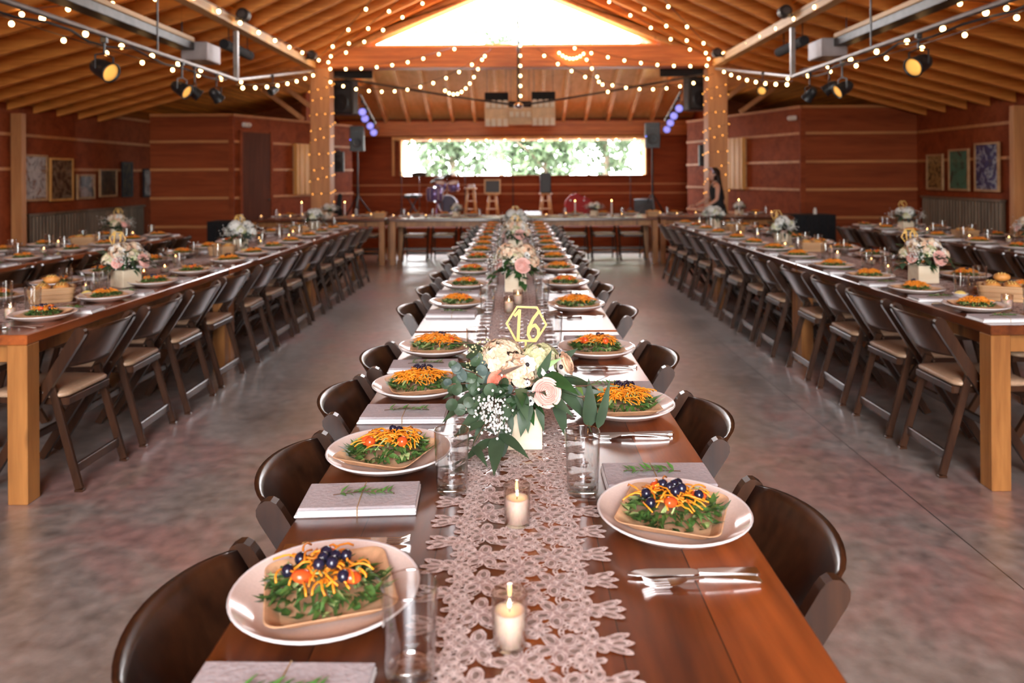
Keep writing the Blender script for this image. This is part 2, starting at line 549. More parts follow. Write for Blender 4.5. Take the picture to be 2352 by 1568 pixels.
def loft(rings, cap0=True, cap1=True):
    v, f = [], []
    n = len(rings[0])
    for r in rings:
        v += r
    for j in range(len(rings) - 1):
        for i in range(n):
            k = (i + 1) % n
            f.append((j * n + i, j * n + k, (j + 1) * n + k, (j + 1) * n + i))
    if cap0: f.append(list(range(n))[::-1])
    if cap1: f.append([(len(rings) - 1) * n + i for i in range(n)])
    return v, f


# ------------------------------------------------------------------ things, parts, copies
class Kind:
    """One model: its root mesh (or None) and its parts (name, mesh, parent index)."""
    def __init__(self, name, root=None):
        self.name, self.root, self.parts = name, root, []

    def part(self, name, mb, parent=None, label=None, loc=None):
        me = mb.mesh(name) if isinstance(mb, MB) else mb
        self.parts.append((name, me, parent, label, loc))
        return len(self.parts) - 1


def tag(o, label=None, cat=None, group=None, kind=None):
    if label: o['label'] = label
    if cat: o['category'] = cat
    if group: o['group'] = group
    if kind: o['kind'] = kind
    return o


def put(K, loc, rz=0.0, label=None, cat=None, group=None, s=1.0, rot=None, simple=None):
    k = simple or K
    r = bpy.data.objects.new(k.name, k.root)
    r.location = loc
    r.rotation_euler = rot if rot else (0, 0, rz)
    if s != 1.0: r.scale = (s, s, s) if not isinstance(s, tuple) else s
    COL.objects.link(r)
    tag(r, label, cat, group)
    made = []
    for (n, me, par, lab, lo) in k.parts:
        c = bpy.data.objects.new(n, me)
        c.parent = r if par is None else made[par]
        if lo: c.location = lo
        if lab: c['label'] = lab
        COL.objects.link(c)
        made.append(c)
    return r


def solo(name, mb, label=None, cat=None, group=None, kind=None, loc=None, rot=None):
    o = bpy.data.objects.new(name, mb.mesh(name) if isinstance(mb, MB) else mb)
    if loc: o.location = loc
    if rot: o.rotation_euler = rot
    COL.objects.link(o)
    return tag(o, label, cat, group, kind)


def struct(name, mb):
    return solo(name, mb, kind='structure')


def child(name, mb, parent, loc=None):
    o = bpy.data.objects.new(name, mb.mesh(name) if isinstance(mb, MB) else mb)
    o.parent = parent
    if loc: o.location = loc
    COL.objects.link(o)
    return o


def at(x, y, Y):
    """World point seen at pixel (x, y) of the frame at depth Y."""
    u, v = x - CX, CY - y
    u, v = u * math.cos(ROLL) + v * math.sin(ROLL), -u * math.sin(ROLL) + v * math.cos(ROLL)
    return Vector((u * Y / F, Y, EYE + v * Y / F))


def seen(p, m=60):
    if p[1] < 0.3: return False
    u, v = p[0] * F / p[1], (p[2] - EYE) * F / p[1]
    x, y = CX + u - v * ROLL, CY - v - u * ROLL
    return -m < x < 2352 + m and -m < y < 1568 + m


ORD = 'first second third fourth fifth sixth seventh eighth ninth tenth eleventh twelfth thirteenth fourteenth fifteenth sixteenth seventeenth eighteenth'.split()

# ------------------------------------------------------------------ the setting
XL, XR = -7.70, 7.60
struct('floor', MB().add(slab([(XL - .2, -5, 0), (XR + .2, -5, 0), (XR + .2, 20.6, 0), (XL - .2, 20.6, 0)], (0, 0, -0.12)), 'polished_concrete'))
struct('ground', MB().add(slab([(-70, -60, -.13), (70, -60, -.13), (70, 90, -.13), (-70, 90, -.13)], (0, 0, -0.1)), 'outdoor_ground'))

NAVE = lambda x: 5.53 - 0.46 * abs(x)
WING = lambda x: 3.75 - 0.27 * (abs(x) - 3.75)


def roof(sgn, x0, x1, zf, y0, y1, depth, wdt, boards='ceiling_boards'):
    o = struct('ceiling', MB().add(slab([(sgn * x0, y0, zf(x0)), (sgn * x1, y0, zf(x1)), (sgn * x1, y1, zf(x1)), (sgn * x0, y1, zf(x0))], (0, 0, .08)), boards))
    meshes = []
    for k in range(3):
        b = MB()
        v, f = slab([(sgn * x0, -wdt / 2, zf(x0)), (sgn * x1, -wdt / 2, zf(x1)), (sgn * x1, -wdt / 2, zf(x1) - depth), (sgn * x0, -wdt / 2, zf(x0) - depth)], (0, wdt, 0))
        off = 3.1 * k
        b.add(([(p[0], p[1], p[2]) for p in v], f), 'rafter_timber')
        meshes.append(b.mesh('rafter'))
    y = 13.70; k = 0
    while y > 1.0:
        child('rafter', meshes[k % 3], o, (0, y, 0))
        y -= 0.61; k += 1
    return o


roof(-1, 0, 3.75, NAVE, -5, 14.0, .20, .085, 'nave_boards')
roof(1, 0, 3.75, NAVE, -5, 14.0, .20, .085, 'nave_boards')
roof(-1, 3.75, 7.9, WING, -5, 18.6, .19, .075)
roof(1, 3.75, 7.8, WING, -5, 18.6, .19, .075)

for nm, X, d in (('wall_left', XL, -.16), ('wall_right', XR, .16)):
    struct(nm, MB().add(slab([(X, -5, 0), (X, 18.5, 0), (X, 18.5, 2.72), (X, -5, 2.72)], (d, 0, 0)), 'red_plywood'))
# unseen wall behind the camera: low and high openings invented to light the foreground
b = MB()
for (x0, x1, z0, z1) in ((-7.9, -1.5, 0, 2.8), (1.5, 7.8, 0, 2.8), (-1.5, 1.5, 2.4, 2.8)):
    b.add(slab([(x0, -5, z0), (x1, -5, z0), (x1, -5, z1), (x0, -5, z1)], (0, -.15, 0)), 'red_plywood')
for sg in (-1, 1): b.add(slab([(sg * 7.9, -5, 2.8), (sg * 2.0, -5, 2.8), (sg * 2.0, -5, 4.62), (sg * 3.75, -5, 3.85), (sg * 7.9, -5, 2.85)], (0, -.15, 0)), 'red_plywood')
struct('wall_unseen', b)
AL0, AL1 = Vector((-5.35, 14.0, 0)), Vector((-3.83, 17.4, 0))
AR0, AR1 = Vector((5.43, 14.0, 0)), Vector((4.17, 17.9, 0))
b = MB()
b.add(slab([(-6.9, 14, 0), (-5.35, 14, 0), (-5.35, 14, 2.65), (-6.9, 14, 2.65)], (0, .14, 0)), 'red_plywood')
struct('wall_rear_left', b)
struct('wall_angled_left', MB().add(slab([AL0, AL1, AL1 + Vector((0, 0, 2.65)), AL0 + Vector((0, 0, 2.65))], (-.12, .07, 0)), 'red_plywood'))
struct('wall_rear_right', MB().add(slab([(5.43, 14, 0), (XR, 14, 0), (XR, 14, 2.74), (5.43, 14, 2.74)], (0, .14, 0)), 'red_plywood'))
struct('wall_angled_right', MB().add(slab([AR0, AR1, AR1 + Vector((0, 0, 2.74)), AR0 + Vector((0, 0, 2.74))], (.12, .05, 0)), 'red_plywood'))
for sg, nm in ((-1, 'wall_wing_left'), (1, 'wall_wing_right')):
    struct(nm, MB().add(slab([(sg * 4.95, 18.5, 0), (sg * 7.9, 18.5, 0), (sg * 7.9, 18.5, 3.0), (sg * 4.95, 18.5, 3.6)], (0, .12, 0)), 'red_plywood'))
    struct(nm.replace('wing', 'stage'), MB().add(slab([(sg * 4.9, 17.4, 0), (sg * 4.9, 20.4, 0), (sg * 4.9, 20.4, 3.2), (sg * 4.9, 17.4, 4.2)], (sg * .1, 0, 0)), 'red_plywood'))
# battens across the wall panels
tn = [0]


def batten(p0, p1, h=.05, d=.03):
    tn[0] += 1
    struct('trim_%d' % tn[0], MB().add(beam(p0, p1, d, h, .004), 'batten_timber'))


for z in (0.52, 1.06, 1.60, 2.13, 2.63):
    batten((-6.9, 13.985, z), (-5.35, 13.985, z))
    e = Vector((0.02, -.01, z))
    for t0, t1 in (((0, .05), (.27, 1.0)) if z < 2.3 else ((0, 1.0),)):
        batten(AL0.lerp(AL1, t0) + e, AL0.lerp(AL1, t1) + e)
    if z > 1.2: batten((XL + .015, 7.6, z), (XL + .015, 18.4, z))
for z in (0.62, 1.15, 1.68, 2.22, 2.72):
    batten((5.43, 13.985, z), (XR, 13.985, z))
    e = Vector((-.02, -.01, z))
    batten(AR0 + e, AR1 + e)
    if z > 1.2 and z < 2.7: batten((XR - .015, 7.6, z), (XR - .015, 13.9, z))
for p in ((-5.35, 13.97), (5.43, 13.97)):
    tn[0] += 1
    struct('trim_%d' % tn[0], MB().add(cbox(.10, .05, 2.6, .005, p[0], p[1], 1.31), 'red_plywood'))
# doorway in the angled wall
b = MB()
ua = (AL1 - AL0).normalized(); na = Vector((ua.y, -ua.x, 0))
dp = [AL0.lerp(AL1, .05) + na * .02, AL0.lerp(AL1, .27) + na * .02]
b.add(slab([dp[0], dp[1], dp[1] + Vector((0, 0, 2.32)), dp[0] + Vector((0, 0, 2.32))], na * .03), 'dark_door')
d1 = struct('door_1', b)
child('door_handle', MB().add(lathe([(0.0, -.05), (.02, -.045), (.028, -.02), (.012, 0), (.012, .03)], 10), 'dark_steel', T(*(AL0.lerp(AL1, .245) + na * .055 + Vector((0, 0, 1.0))), rx=PI / 2)), d1)
for k, (p, q) in enumerate(((.045, .055), (.265, .275))):
    tn[0] += 1
    m = AL0.lerp(AL1, (p + q) / 2) + na * .035
    struct('trim_%d' % tn[0], MB().add(beam(m, m + Vector((0, 0, 2.36)), .06, .05, .004, up=na), 'red_plywood'))
# timber posts on the side walls
for X, Y in ((XL + .10, 11.33), (XR - .10, 11.05)):
    tn[0] += 1
    struct('trim_%d' % tn[0], MB().add(cbox(.17, .11, 2.45, .006, X, Y, 1.225), 'post_timber'))
# ribbed wainscot below the pictures
for k, (X, y0, y1, zt, sg) in enumerate(((XL, 11.6, 15.2, .86, 1), (XR, 11.45, 13.7, 1.0, -1))):
    b = MB()
    b.add(cbox(.03, y1 - y0, zt, 0, X + sg * .03, (y0 + y1) / 2, zt / 2), 'ribbed_wainscot')
    n = int((y1 - y0) / .085)
    for i in range(n):
        yy = y0 + (i + .5) * (y1 - y0) / n
        b.add(cbox(.05, .045, zt - .01, .012, X + sg * .06, yy, zt / 2), 'ribbed_wainscot')
    b.add(cbox(.09, y1 - y0 + .04, .035, .004, X + sg * .055, (y0 + y1) / 2, zt + .017), 'ribbed_wainscot')
    solo('ribbed_wainscot', b, 'grey brown ribbed wainscot under the posters on the %s side wall' % ('left', 'right')[k], 'wainscot', kind='structure')

# gable, tie beam, columns
struct('beam', MB().add(cbox(7.9, .36, .39, .008, 0.08, 14.0, 3.675), 'beam_timber'))
for x in (-3.64, 3.80):
    struct('column', MB().add(cbox(.36, .36, 3.48, .01, x, 14.0, 1.74), 'post_timber'))
for sg in (-1, 1):
    b = MB()
    b.add(slab([(sg * 3.75, 14.0, 3.87), (sg * 2.87, 14.0, 3.87), (0, 14.0, 5.10), (0, 14.0, 5.53), (sg * 3.75, 14.0, 3.80)], (0, .16, 0)), 'rafter_timber')
    struct('wall_gable', b)
    tn[0] += 1
    struct('trim_%d' % tn[0], MB().add(beam((sg * 2.95, 14.02, 3.885), (0, 14.02, 5.12), .34, .05, .004), 'honey_timber'))
    # beam along the hall under the change of roof pitch
    struct('beam', MB().add(cbox(.15, 17.5, .13, .006, sg * 3.76, 5.0, 3.52), 'pale_timber'))
# stage: floor, rear wall with a long window, roof
struct('stage_floor', MB().add(slab([(-3.7, 15, 0), (3.9, 15, 0), (3.9, 17.6, 0), (4.85, 17.6, 0), (4.85, 20.4, 0), (-4.85, 20.4, 0), (-4.85, 17.6, 0), (-3.7, 17.6, 0)], (0, 0, .40)), 'red_plywood'))
WX0, WX1, WZ0, WZ1, WY = -3.10, 3.56, 1.455, 2.42, 20.4
b = MB()
for (x0, x1, z0, z1) in ((-5, WX0, 0, 3.4), (WX1, 5, 0, 3.4), (WX0, WX1, 0, WZ0), (WX0, WX1, WZ1, 3.4)):
    b.add(slab([(x0, WY, z0), (x1, WY, z0), (x1, WY, z1), (x0, WY, z1)], (0, .3, 0)), 'red_plywood')
struct('wall_back', b)
w1 = struct('window_1', MB().add(cbox(WX1 - WX0 + .5, .42, .09, .006, (WX0 + WX1) / 2, 20.38, WZ1 + .05), 'honey_timber'))
for x in (WX0 - .02, WX1 + .02):
    child('window_jamb', MB().add(cbox(.05, .42, WZ1 - WZ0, .004, x, 20.38, (WZ0 + WZ1) / 2), 'honey_timber'), w1)
child('window_jamb', MB().add(cbox(.07, .06, WZ1 - WZ0 + .05, .004, WX0 - .24, 20.33, (WZ0 + WZ1) / 2), 'honey_timber'), w1)
child('window_sill', MB().add(cbox(WX1 - WX0 + .5, .40, .035, .004, (WX0 + WX1) / 2, 20.40, WZ0 - .018), 'red_plywood'), w1)
struct('beam', MB().add(cbox(9.6, .12, .40, .006, 0, 20.30, 2.74), 'beam_timber'))
for z in (.95, 1.2):
    batten((-4.85, 20.385, z), (4.85, 20.385, z), .04)
pts = [(20.5, 2.98), (17.4, 4.32), (14.15, 3.92)]
sr = struct('ceiling_stage', MB().add(slab([(-4.95, 20.5, 2.98), (4.95, 20.5, 2.98), (4.95, 17.4, 4.32), (-4.95, 17.4, 4.32)], (0, .03, .07)), 'stage_boards')
            .add(slab([(-4.95, 17.4, 4.32), (4.95, 17.4, 4.32), (4.95, 14.18, 3.90), (-4.95, 14.18, 3.90)], (0, 0, .07)), 'stage_boards'))
rm = MB().add(beam((0, 20.42, 2.92), (0, 17.42, 4.22), .085, .19, .004), 'pale_timber').mesh('rafter')
for k in range(-7, 8):
    child('rafter', rm, sr, (.12 + .605 * k, 0, 0))
# braces seen in the dark bays beside the columns
for (x0, z0, x1, z1) in ((-5.3, 3.3, -4.45, 2.66), (-4.85, 3.35, -3.95, 2.66), (4.1, 2.76, 4.85, 3.35), (4.75, 2.76, 5.45, 3.25)):
    struct('beam', MB().add(beam((x0, 15.6, z0), (x1, 15.6, z1), .07, .09, .004), 'post_timber'))
# pieces of the world beyond the windows
for k, (x, y, h, r, c) in enumerate(((-6.6, 30, 6.4, 2.5, 0), (-2.9, 33.5, 7.0, 2.6, 1), (1.2, 30.5, 6.0, 2.3, 0), (4.3, 35.5, 8.0, 2.7, 1), (7.6, 31, 6.6, 2.5, 0), (-.8, 41, 10.5, 3.4, 1), (8.4, 43, 11, 3.6, 0))):
    rnd = random.Random(40 + k)
    o = bpy.data.objects.new('tree', None); o.location = (x, y, -.13); COL.objects.link(o)
    tag(o, 'leafy tree outside, ' + ('beyond the far end of the stage window on the drum side', 'behind the drum kit', 'beyond the middle of the stage window', 'behind the red guitar case', 'beyond the stage window near the amplifier', 'tall behind the others, drum side of the window middle', 'tallest, behind the others, amplifier side of the window middle')[k], 'tree', 'trees beyond the stage window')
    b = MB().add(tube([(0, 0, 0), (.1, 0, h * .3), (-.05, .1, h * .6), (0, 0, h * .8)], [.16, .13, .09, .04], 8), 'tree_bark')
    for i in range(6):
        a = rnd.uniform(0, 6.28)
        b.add(tube([(0, 0, h * (.3 + .07 * i)), (math.cos(a) * r * .4, math.sin(a) * r * .4, h * (.42 + .07 * i)), (math.cos(a) * r * .75, math.sin(a) * r * .75, h * (.48 + .07 * i))], [.05, .035, .015], 5), 'tree_bark')
    child('trunk', b, o)
    b = MB()
    for i in range(2600):
        u = Vector((rnd.gauss(0, 1), rnd.gauss(0, 1), rnd.gauss(0, 1))).normalized() * rnd.uniform(.35, 1) ** .6
        clump = .75 + .25 * math.sin(u.x * 7 + k) * math.cos(u.z * 6)
        p = Vector((u.x * r * clump, u.y * r * clump, h * .55 + u.z * h * .5 * clump))
        s = rnd.uniform(.16, .36)
        b.add(leaf(s * 1.6, s, .6, .2, 2), 'tree_leaf', T(*p, rnd.uniform(-1, 1), rnd.uniform(-1, 1), rnd.uniform(0, 6.3)))
    child('crown', b, o)['kind'] = 'stuff'

# ------------------------------------------------------------------ models: furniture
def dirT(p, d, up=(0, 0, 1), s=1.0):
    """Transform taking +x to direction d at p, +z near up."""
    x = Vector(d).normalized(); u = Vector(up)
    if abs(x.dot(u)) > .98: u = Vector((0.3, 1, 0.2))
    y = u.cross(x).normalized(); z = x.cross(y)
    m = Matrix((x, y, z)).transposed().to_4x4()
    m.translation = Vector(p)
    return m @ Matrix.Diagonal((s, s, s, 1))


def chair_kind():
    K = Kind('folding_chair')
    xz = lambda z: -.27 + .48 * (.765 - z) / .765
    d = Vector((-.48, 0, .765)).normalized(); n = Vector((d.z, 0, -d.x))

    def post(sy):
        a, t = Vector((.21, 0, 0)), Vector((-.27, 0, .765))
        hw = .027
        pr = [a - n * hw * .8, a + n * hw * .8, t + n * hw - d * .034, t + n * hw * .93 - d * .018, t + n * hw * .68 - d * .006, t + n * hw * .3, t - n * hw * .3, t - n * hw * .68 - d * .006, t - n * hw * .93 - d * .018, t - n * hw - d * .034]
        pr[0].z = max(pr[0].z, 0); pr[1].z = max(pr[1].z, 0)
        return MB().add(slab([Vector((p.x, sy * .207 - .0125, max(0, p.z))) for p in pr], (0, .025, 0)), 'chair_wood')

    def rear(sy):
        p0, p1 = Vector((xz(.50) + .005, sy * .180, .50)), Vector((-.235, sy * .186, 0.012))
        b = MB().add(beam(p0, p1, .022, .036, .004, up=(1, 0, 0)), 'chair_wood')
        b.add(cbox(.04, .024, .012, .002, -.235, sy * .186, .006), 'chair_wood')
        b.add(tube([(xz(.47) + .004, sy * .16, .47), (xz(.47) + .004, sy * .224, .47)], .006, 8), 'steel')
        return b

    for s in (-1, 1): K.part('leg', post(s))
    for s in (-1, 1): K.part('leg', rear(s))
    # bent plywood back
    v, f = [], []
    nu, th = 14, .013
    for (z, lift) in ((.578, 0), (.60, .0), (.74, .0), (.757, .0)):
        for i in range(nu + 1):
            t = -1 + 2 * i / nu
            y = t * .196
            bul = -.068 * (1 - t * t) ** .8 if abs(t) < 1 else 0
            zz = z + (.010 * (1 - t * t) if z > .7 else -.006 * (1 - t * t))
            for o in (0, -th):
                v.append((xz(z) + .004 + bul + o, y, zz))
    W = (nu + 1) * 2
    for j in range(3):
        for i in range(nu):
            a = j * W + i * 2
            f.append((a, a + 2, a + 2 + W, a + W)); f.append((a + 1, a + 1 + W, a + 3 + W, a + 3))
    for i in range(nu):
        a = i * 2; c = 3 * W + i * 2
        f.append((a, a + 1, a + 3, a + 2)); f.append((c, c + 2, c + 3, c + 1))
    for j in range(3):
        a = j * W; f.append((a, a + W, a + W + 1, a + 1)); a += nu * 2; f.append((a, a + 1, a + W + 1, a + W))
    K.part('backrest', MB().add((v, f), 'chair_wood', smooth=True))
    fr = MB()
    for sy in (-1, 1): fr.add(beam((-.17, sy * .158, .412), (.19, sy * .158, .422), .02, .034, .003), 'chair_wood')
    fr.add(cbox(.02, .33, .034, .003, .185, 0, .42), 'chair_wood').add(cbox(.02, .33, .034, .003, -.165, 0, .413), 'chair_wood')
    fr.add(cbox(.34, .30, .012, .002, .01, 0, .430), 'chair_wood')
    K.part('seat_frame', fr)
    st = [rsq_ring(h, .05, z) for (h, z) in ((.172, .432), (.184, .438), (.186, .448), (.180, .457), (.150, .463), (.06, .466))]
    K.part('seat', MB().add(loft(st), 'vinyl_pad', T(.015, 0, 0), smooth=True))
    K.part('stretcher', MB().add(beam((-.207, -.178, .10), (-.207, .178, .10), .018, .045, .003), 'chair_wood'))
    xf = .21 - .48 * .20 / .765
    K.part('stretcher', MB().add(beam((xf, -.20, .20), (xf, .20, .20), .018, .036, .003), 'chair_wood'))
    return K


CHAIR = chair_kind()


def table_kind(name, ln, wd, along='Y'):
    """Farm table along +y, origin at the middle of the floor under it."""
    K = Kind(name)
    top = MB()
    if along == 'Y':
        top.add(cbox(wd, ln, .046, .004, 0, 0, .737), 'table_wood')
    else:
        top.add(cbox(wd, ln, .046, .004, 0, 0, .737), 'table_wood_across')
    K.part('tabletop', top)
    for sx in (-1, 1):
        for sy in (-1, 1):
            K.part('leg', MB().add(cbox(.09, .09, .714, .004, sx * (wd / 2 - .047), sy * (ln / 2 - .047), .357), 'table_leg_wood'))
    ap = MB()
    for sx in (-1, 1): ap.add(cbox(.03, ln - .19, .09, .002, sx * (wd / 2 - .12), 0, .669), 'table_leg_wood')
    for sy in (-1, 1): ap.add(cbox(wd - .19, .03, .09, .002, 0, sy * (ln / 2 - .08), .669), 'table_leg_wood')
    K.part('apron', ap)
    return K


TL, TW, TZ = 2.34, .91, .76
TABLE = table_kind('farm_table', TL, TW)
TABLE_LONG = table_kind('farm_table', 2.5, TW)
HEAD2 = table_kind('farm_table', 2.18, TW)

# ------------------------------------------------------------------ models: tableware
PLATE = Kind('dinner_plate', MB().add(lathe([(.0001, 0), (.058, 0), (.060, .004), (.100, .010), (.130, .022), (.148, .034)], 48, False), 'plate_glaze', smooth=True)
             .add(lathe([(.148, .034), (.1515, .0375), (.149, .040), (.146, .038)], 48, False), 'plate_rim_glaze', smooth=True)
             .add(lathe([(.146, .038), (.128, .0275), (.100, .0165), (.060, .0145), (.0001, .0142)], 48, False), 'plate_glaze', smooth=True).mesh('dinner_plate'))
rings = [rsq_ring(h, r, z) for (h, r, z) in ((.068, .02, .0), (.078, .022, .001), (.097, .026, .017), (.101, .027, .0185), (.099, .026, .0195), (.094, .025, .017), (.077, .022, .004), (.066, .02, .003))]
PALM = Kind('palm_leaf_plate', MB().add(loft(rings), 'palm_leaf_plate').mesh('palm_leaf_plate'))


def salad(seed, style):
    rnd = random.Random(seed)
    g, c = MB(), MB()
    H = lambda r: .041 * max(0, 1 - (r / .078) ** 2) ** .7
    for i in range(230):
        a = rnd.uniform(0, 6.283); r = .074 * rnd.random() ** .5
        if style != 2 and r < .03 and rnd.random() < .6: continue
        z = H(r) * rnd.uniform(.25, .9)
        m = T(r * math.cos(a) * 1.1, r * math.sin(a) * .85, z, rnd.uniform(-.5, .5), rnd.uniform(-.7, .35), a + rnd.uniform(-1.2, 1.2))
        g.add(leaf(rnd.uniform(.018, .034), rnd.uniform(.007, .015), rnd.uniform(.2, 1.6), .5, 4), 'greens_pale' if rnd.random() < .16 else 'greens_leaf', m, True)
    ncar = {0: 210, 1: 70, 2: 110, 3: 190}[style]
    cx, cy = rnd.uniform(-.012, .012), rnd.uniform(-.008, .008)
    for i in range(ncar):
        a = rnd.uniform(0, 6.283); r = (.056 if style in (0, 3) else .048) * rnd.random() ** .55
        x, y = cx + r * math.cos(a) * 1.1, cy + r * math.sin(a) * .85
        z = H(r) * rnd.uniform(.8, 1.12) + .005
        h = rnd.uniform(0, 6.283); L_ = rnd.uniform(.02, .042); cur = rnd.uniform(-1.6, 1.6)
        pth = []
        px_, py_ = x, y
        for k in range(6):
            t = k / 5
            pth.append((px_, py_, z + .005 * math.sin(PI * t) - .003 * t + rnd.uniform(-.0015, .0015)))
            px_ += L_ / 5 * math.cos(h + cur * t); py_ += L_ / 5 * math.sin(h + cur * t)
        c.add(tube(pth, .0016, 4), 'carrot', None, True)
    for i in range(9):      # pale slivers
        a = rnd.uniform(0, 6.283); r = .05
        x, y = r * math.cos(a), r * math.sin(a) * .8
        g.add(tube([(x, y, H(r) * .8), (x * .7 + .012, y * .7, H(r * .7) + .008), (x * .4 + .02, y * .4 + .01, H(r * .5) * .9)], .0017, 4), 'greens_pale', None, True)
    for bb in (g, c):
        bb.v = [(x, y, max(z, .0012 + max(0, math.hypot(x, y) - .062) * .55)) for (x, y, z) in bb.v]
    extra = []
    if style == 1:
        sp = [(-.01, .02), (.008, .012), (-.006, .002), (.012, -.006), (-.004, -.014), (.02, .022), (-.045, .012), (-.05, -.016), (.036, -.022)]
        for (x, y) in sp: extra.append(('blueberry', MB().add(ball(rnd.uniform(.0075, .0095), 12, 8), 'berry', T(x, y, H(math.hypot(x, y)) + .010), True)))
        for (x, y) in ((.042, -.012), (-.02, -.03), (-.012, .034)): extra.append(('tomato_half', MB().add(ball(.013, 12, 8, 1.2, .8, .7), 'tomato', T(x, y, H(math.hypot(x, y)) + .005, 0, .3, rnd.uniform(0, 3)), True)))
    elif style == 3:
        for (x, y) in ((-.006, .018), (.012, .012), (.028, .02)):
            b = MB()
            for i in range(26):
                u = Vector((rnd.gauss(0, 1), rnd.gauss(0, 1), rnd.gauss(0, 1))).normalized()
                b.add(ball(.0032, 6, 5), 'blackberry', T(x + u.x * .008, y + u.y * .008, H(math.hypot(x, y)) + .014 + u.z * .009), True)
            extra.append(('blackberry', b))
    else:
        for (x, y) in ((.02, .014), (.006, .02)): extra.append(('blueberry', MB().add(ball(.008, 12, 8), 'berry', T(x, y, H(math.hypot(x, y)) + .010), True)))
        for (x, y) in (((.052, -.004),) if style == 0 else ((-.045, -.012), (-.036, -.026), (.03, -.03))):
            extra.append(('tomato', MB().add(ball(.011, 12, 8), 'tomato', T(x, y, H(math.hypot(x, y)) + .006), True)))
    K = Kind('salad')
    K.part('salad_greens', g); K.part('carrot_shreds', c)
    for n, b in extra: K.part(n, b)
    one = MB()
    for b in [g, c] + [e[1] for e in extra]:
        o = len(one.v)
        one.v += b.v
        for fc, mi, sm in zip(b.f, b.m, b.s):
            one.f.append([i + o for i in fc]); one.m.append(one.mi(b.mats[mi])); one.s.append(sm)
    return K, Kind('salad', one.mesh('salad'))


SALAD = [salad(11 + i, i % 4) for i in range(4)]
SALAD_WORDS = ['salad heaped with carrot shreds', 'salad scattered with blueberries and tomato', 'leafy green salad with some carrot', 'carrot salad topped with blackberries']


def glass_kind():
    b = MB()
    b.add(lathe([(.0001, .0), (.031, .0), (.0335, .003)], 40, False), 'glass_rim', smooth=True)
    b.add(lathe([(.0335, .003), (.0345, .02), (.0392, .134)], 40, False), 'clear_glass', smooth=True)
    b.add(lathe([(.0392, .134), (.0386, .1358), (.0376, .1352), (.0372, .134)], 40, False), 'glass_rim', smooth=True)
    b.add(lathe([(.0372, .134), (.0328, .022)], 40, False), 'clear_glass', smooth=True)
    b.add(lathe([(.0328, .022), (.030, .014), (.0001, .012)], 40, False), 'glass_rim', smooth=True)
    return Kind('drinking_glass', b.mesh('drinking_glass'))


GLASS = glass_kind()


def votive_kind(h=.078, r=.027, wx=.052, name='votive_candle'):
    b = MB()
    b.add(lathe([(.0001, 0), (r * .88, 0), (r * .95, .004), (r, h)], 32, False), 'votive_glass', smooth=True)
    b.add(lathe([(r - .00003, h - .0025), (r, h), (r - .0008, h + .001), (r - .002, h), (r - .0022, h - .002)], 32, False), 'votive_rim', smooth=True)
    b.add(lathe([(r - .002, h), (r - .003, .006), (.0001, .005)], 32, False), 'votive_glass', smooth=True)
    K = Kind(name, b.mesh(name))
    K.part('wax', MB().add(lathe([(r - .0035, .0065), (r - .0032, wx), (r - .006, wx + .001), (r - .012, wx - .002), (.0001, wx - .003)], 28), 'wax', smooth=True))
    K.part('wick', MB().add(tube([(0, 0, wx - .003), (.0005, 0, wx + .006)], .0008, 5), 'wick'))
    K.part('flame', MB().add(lathe([(.0001, 0), (.0022, .002), (.0028, .005), (.0018, .010), (.0001, .014)], 10), 'flame', T(.0005, 0, wx + .003), True))
    return K


VOTIVE = votive_kind()
LOWVOTIVE = votive_kind(.058, .031, .036)


def taper_kind():
    K = Kind('taper_candle')
    K.part('candle_holder', MB().add(lathe([(.035, 0), (.036, .008), (.014, .014), (.013, .03), (.0001, .03)], 16), 'crate_wood'))
    K.part('wax', MB().add(lathe([(.011, .028), (.010, .24), (.0001, .243)], 12), 'wax', smooth=True))
    K.part('flame', MB().add(lathe([(.0001, 0), (.004, .004), (.005, .010), (.003, .018), (.0001, .026)], 8), 'flame', T(0, 0, .248), True))
    return K


TAPER = taper_kind()


def sprig(rnd, n=9, L_=.13):
    b = MB()
    b.add(tube([(-L_ / 2, 0, 0), (0, .004, .004), (L_ / 2, -.002, .001)], .0011, 4), 'twig')
    for i in range(n):
        x = -L_ * .38 + L_ * .86 * i / n
        for s in (-1, 1):
            b.add(leaf(rnd.uniform(.024, .032), .010, .3, .2, 3), 'fern_leaf', T(x, 0, .003, rnd.uniform(-.3, .3), rnd.uniform(-.5, -.1), s * rnd.uniform(.7, 1.1)))
    return b


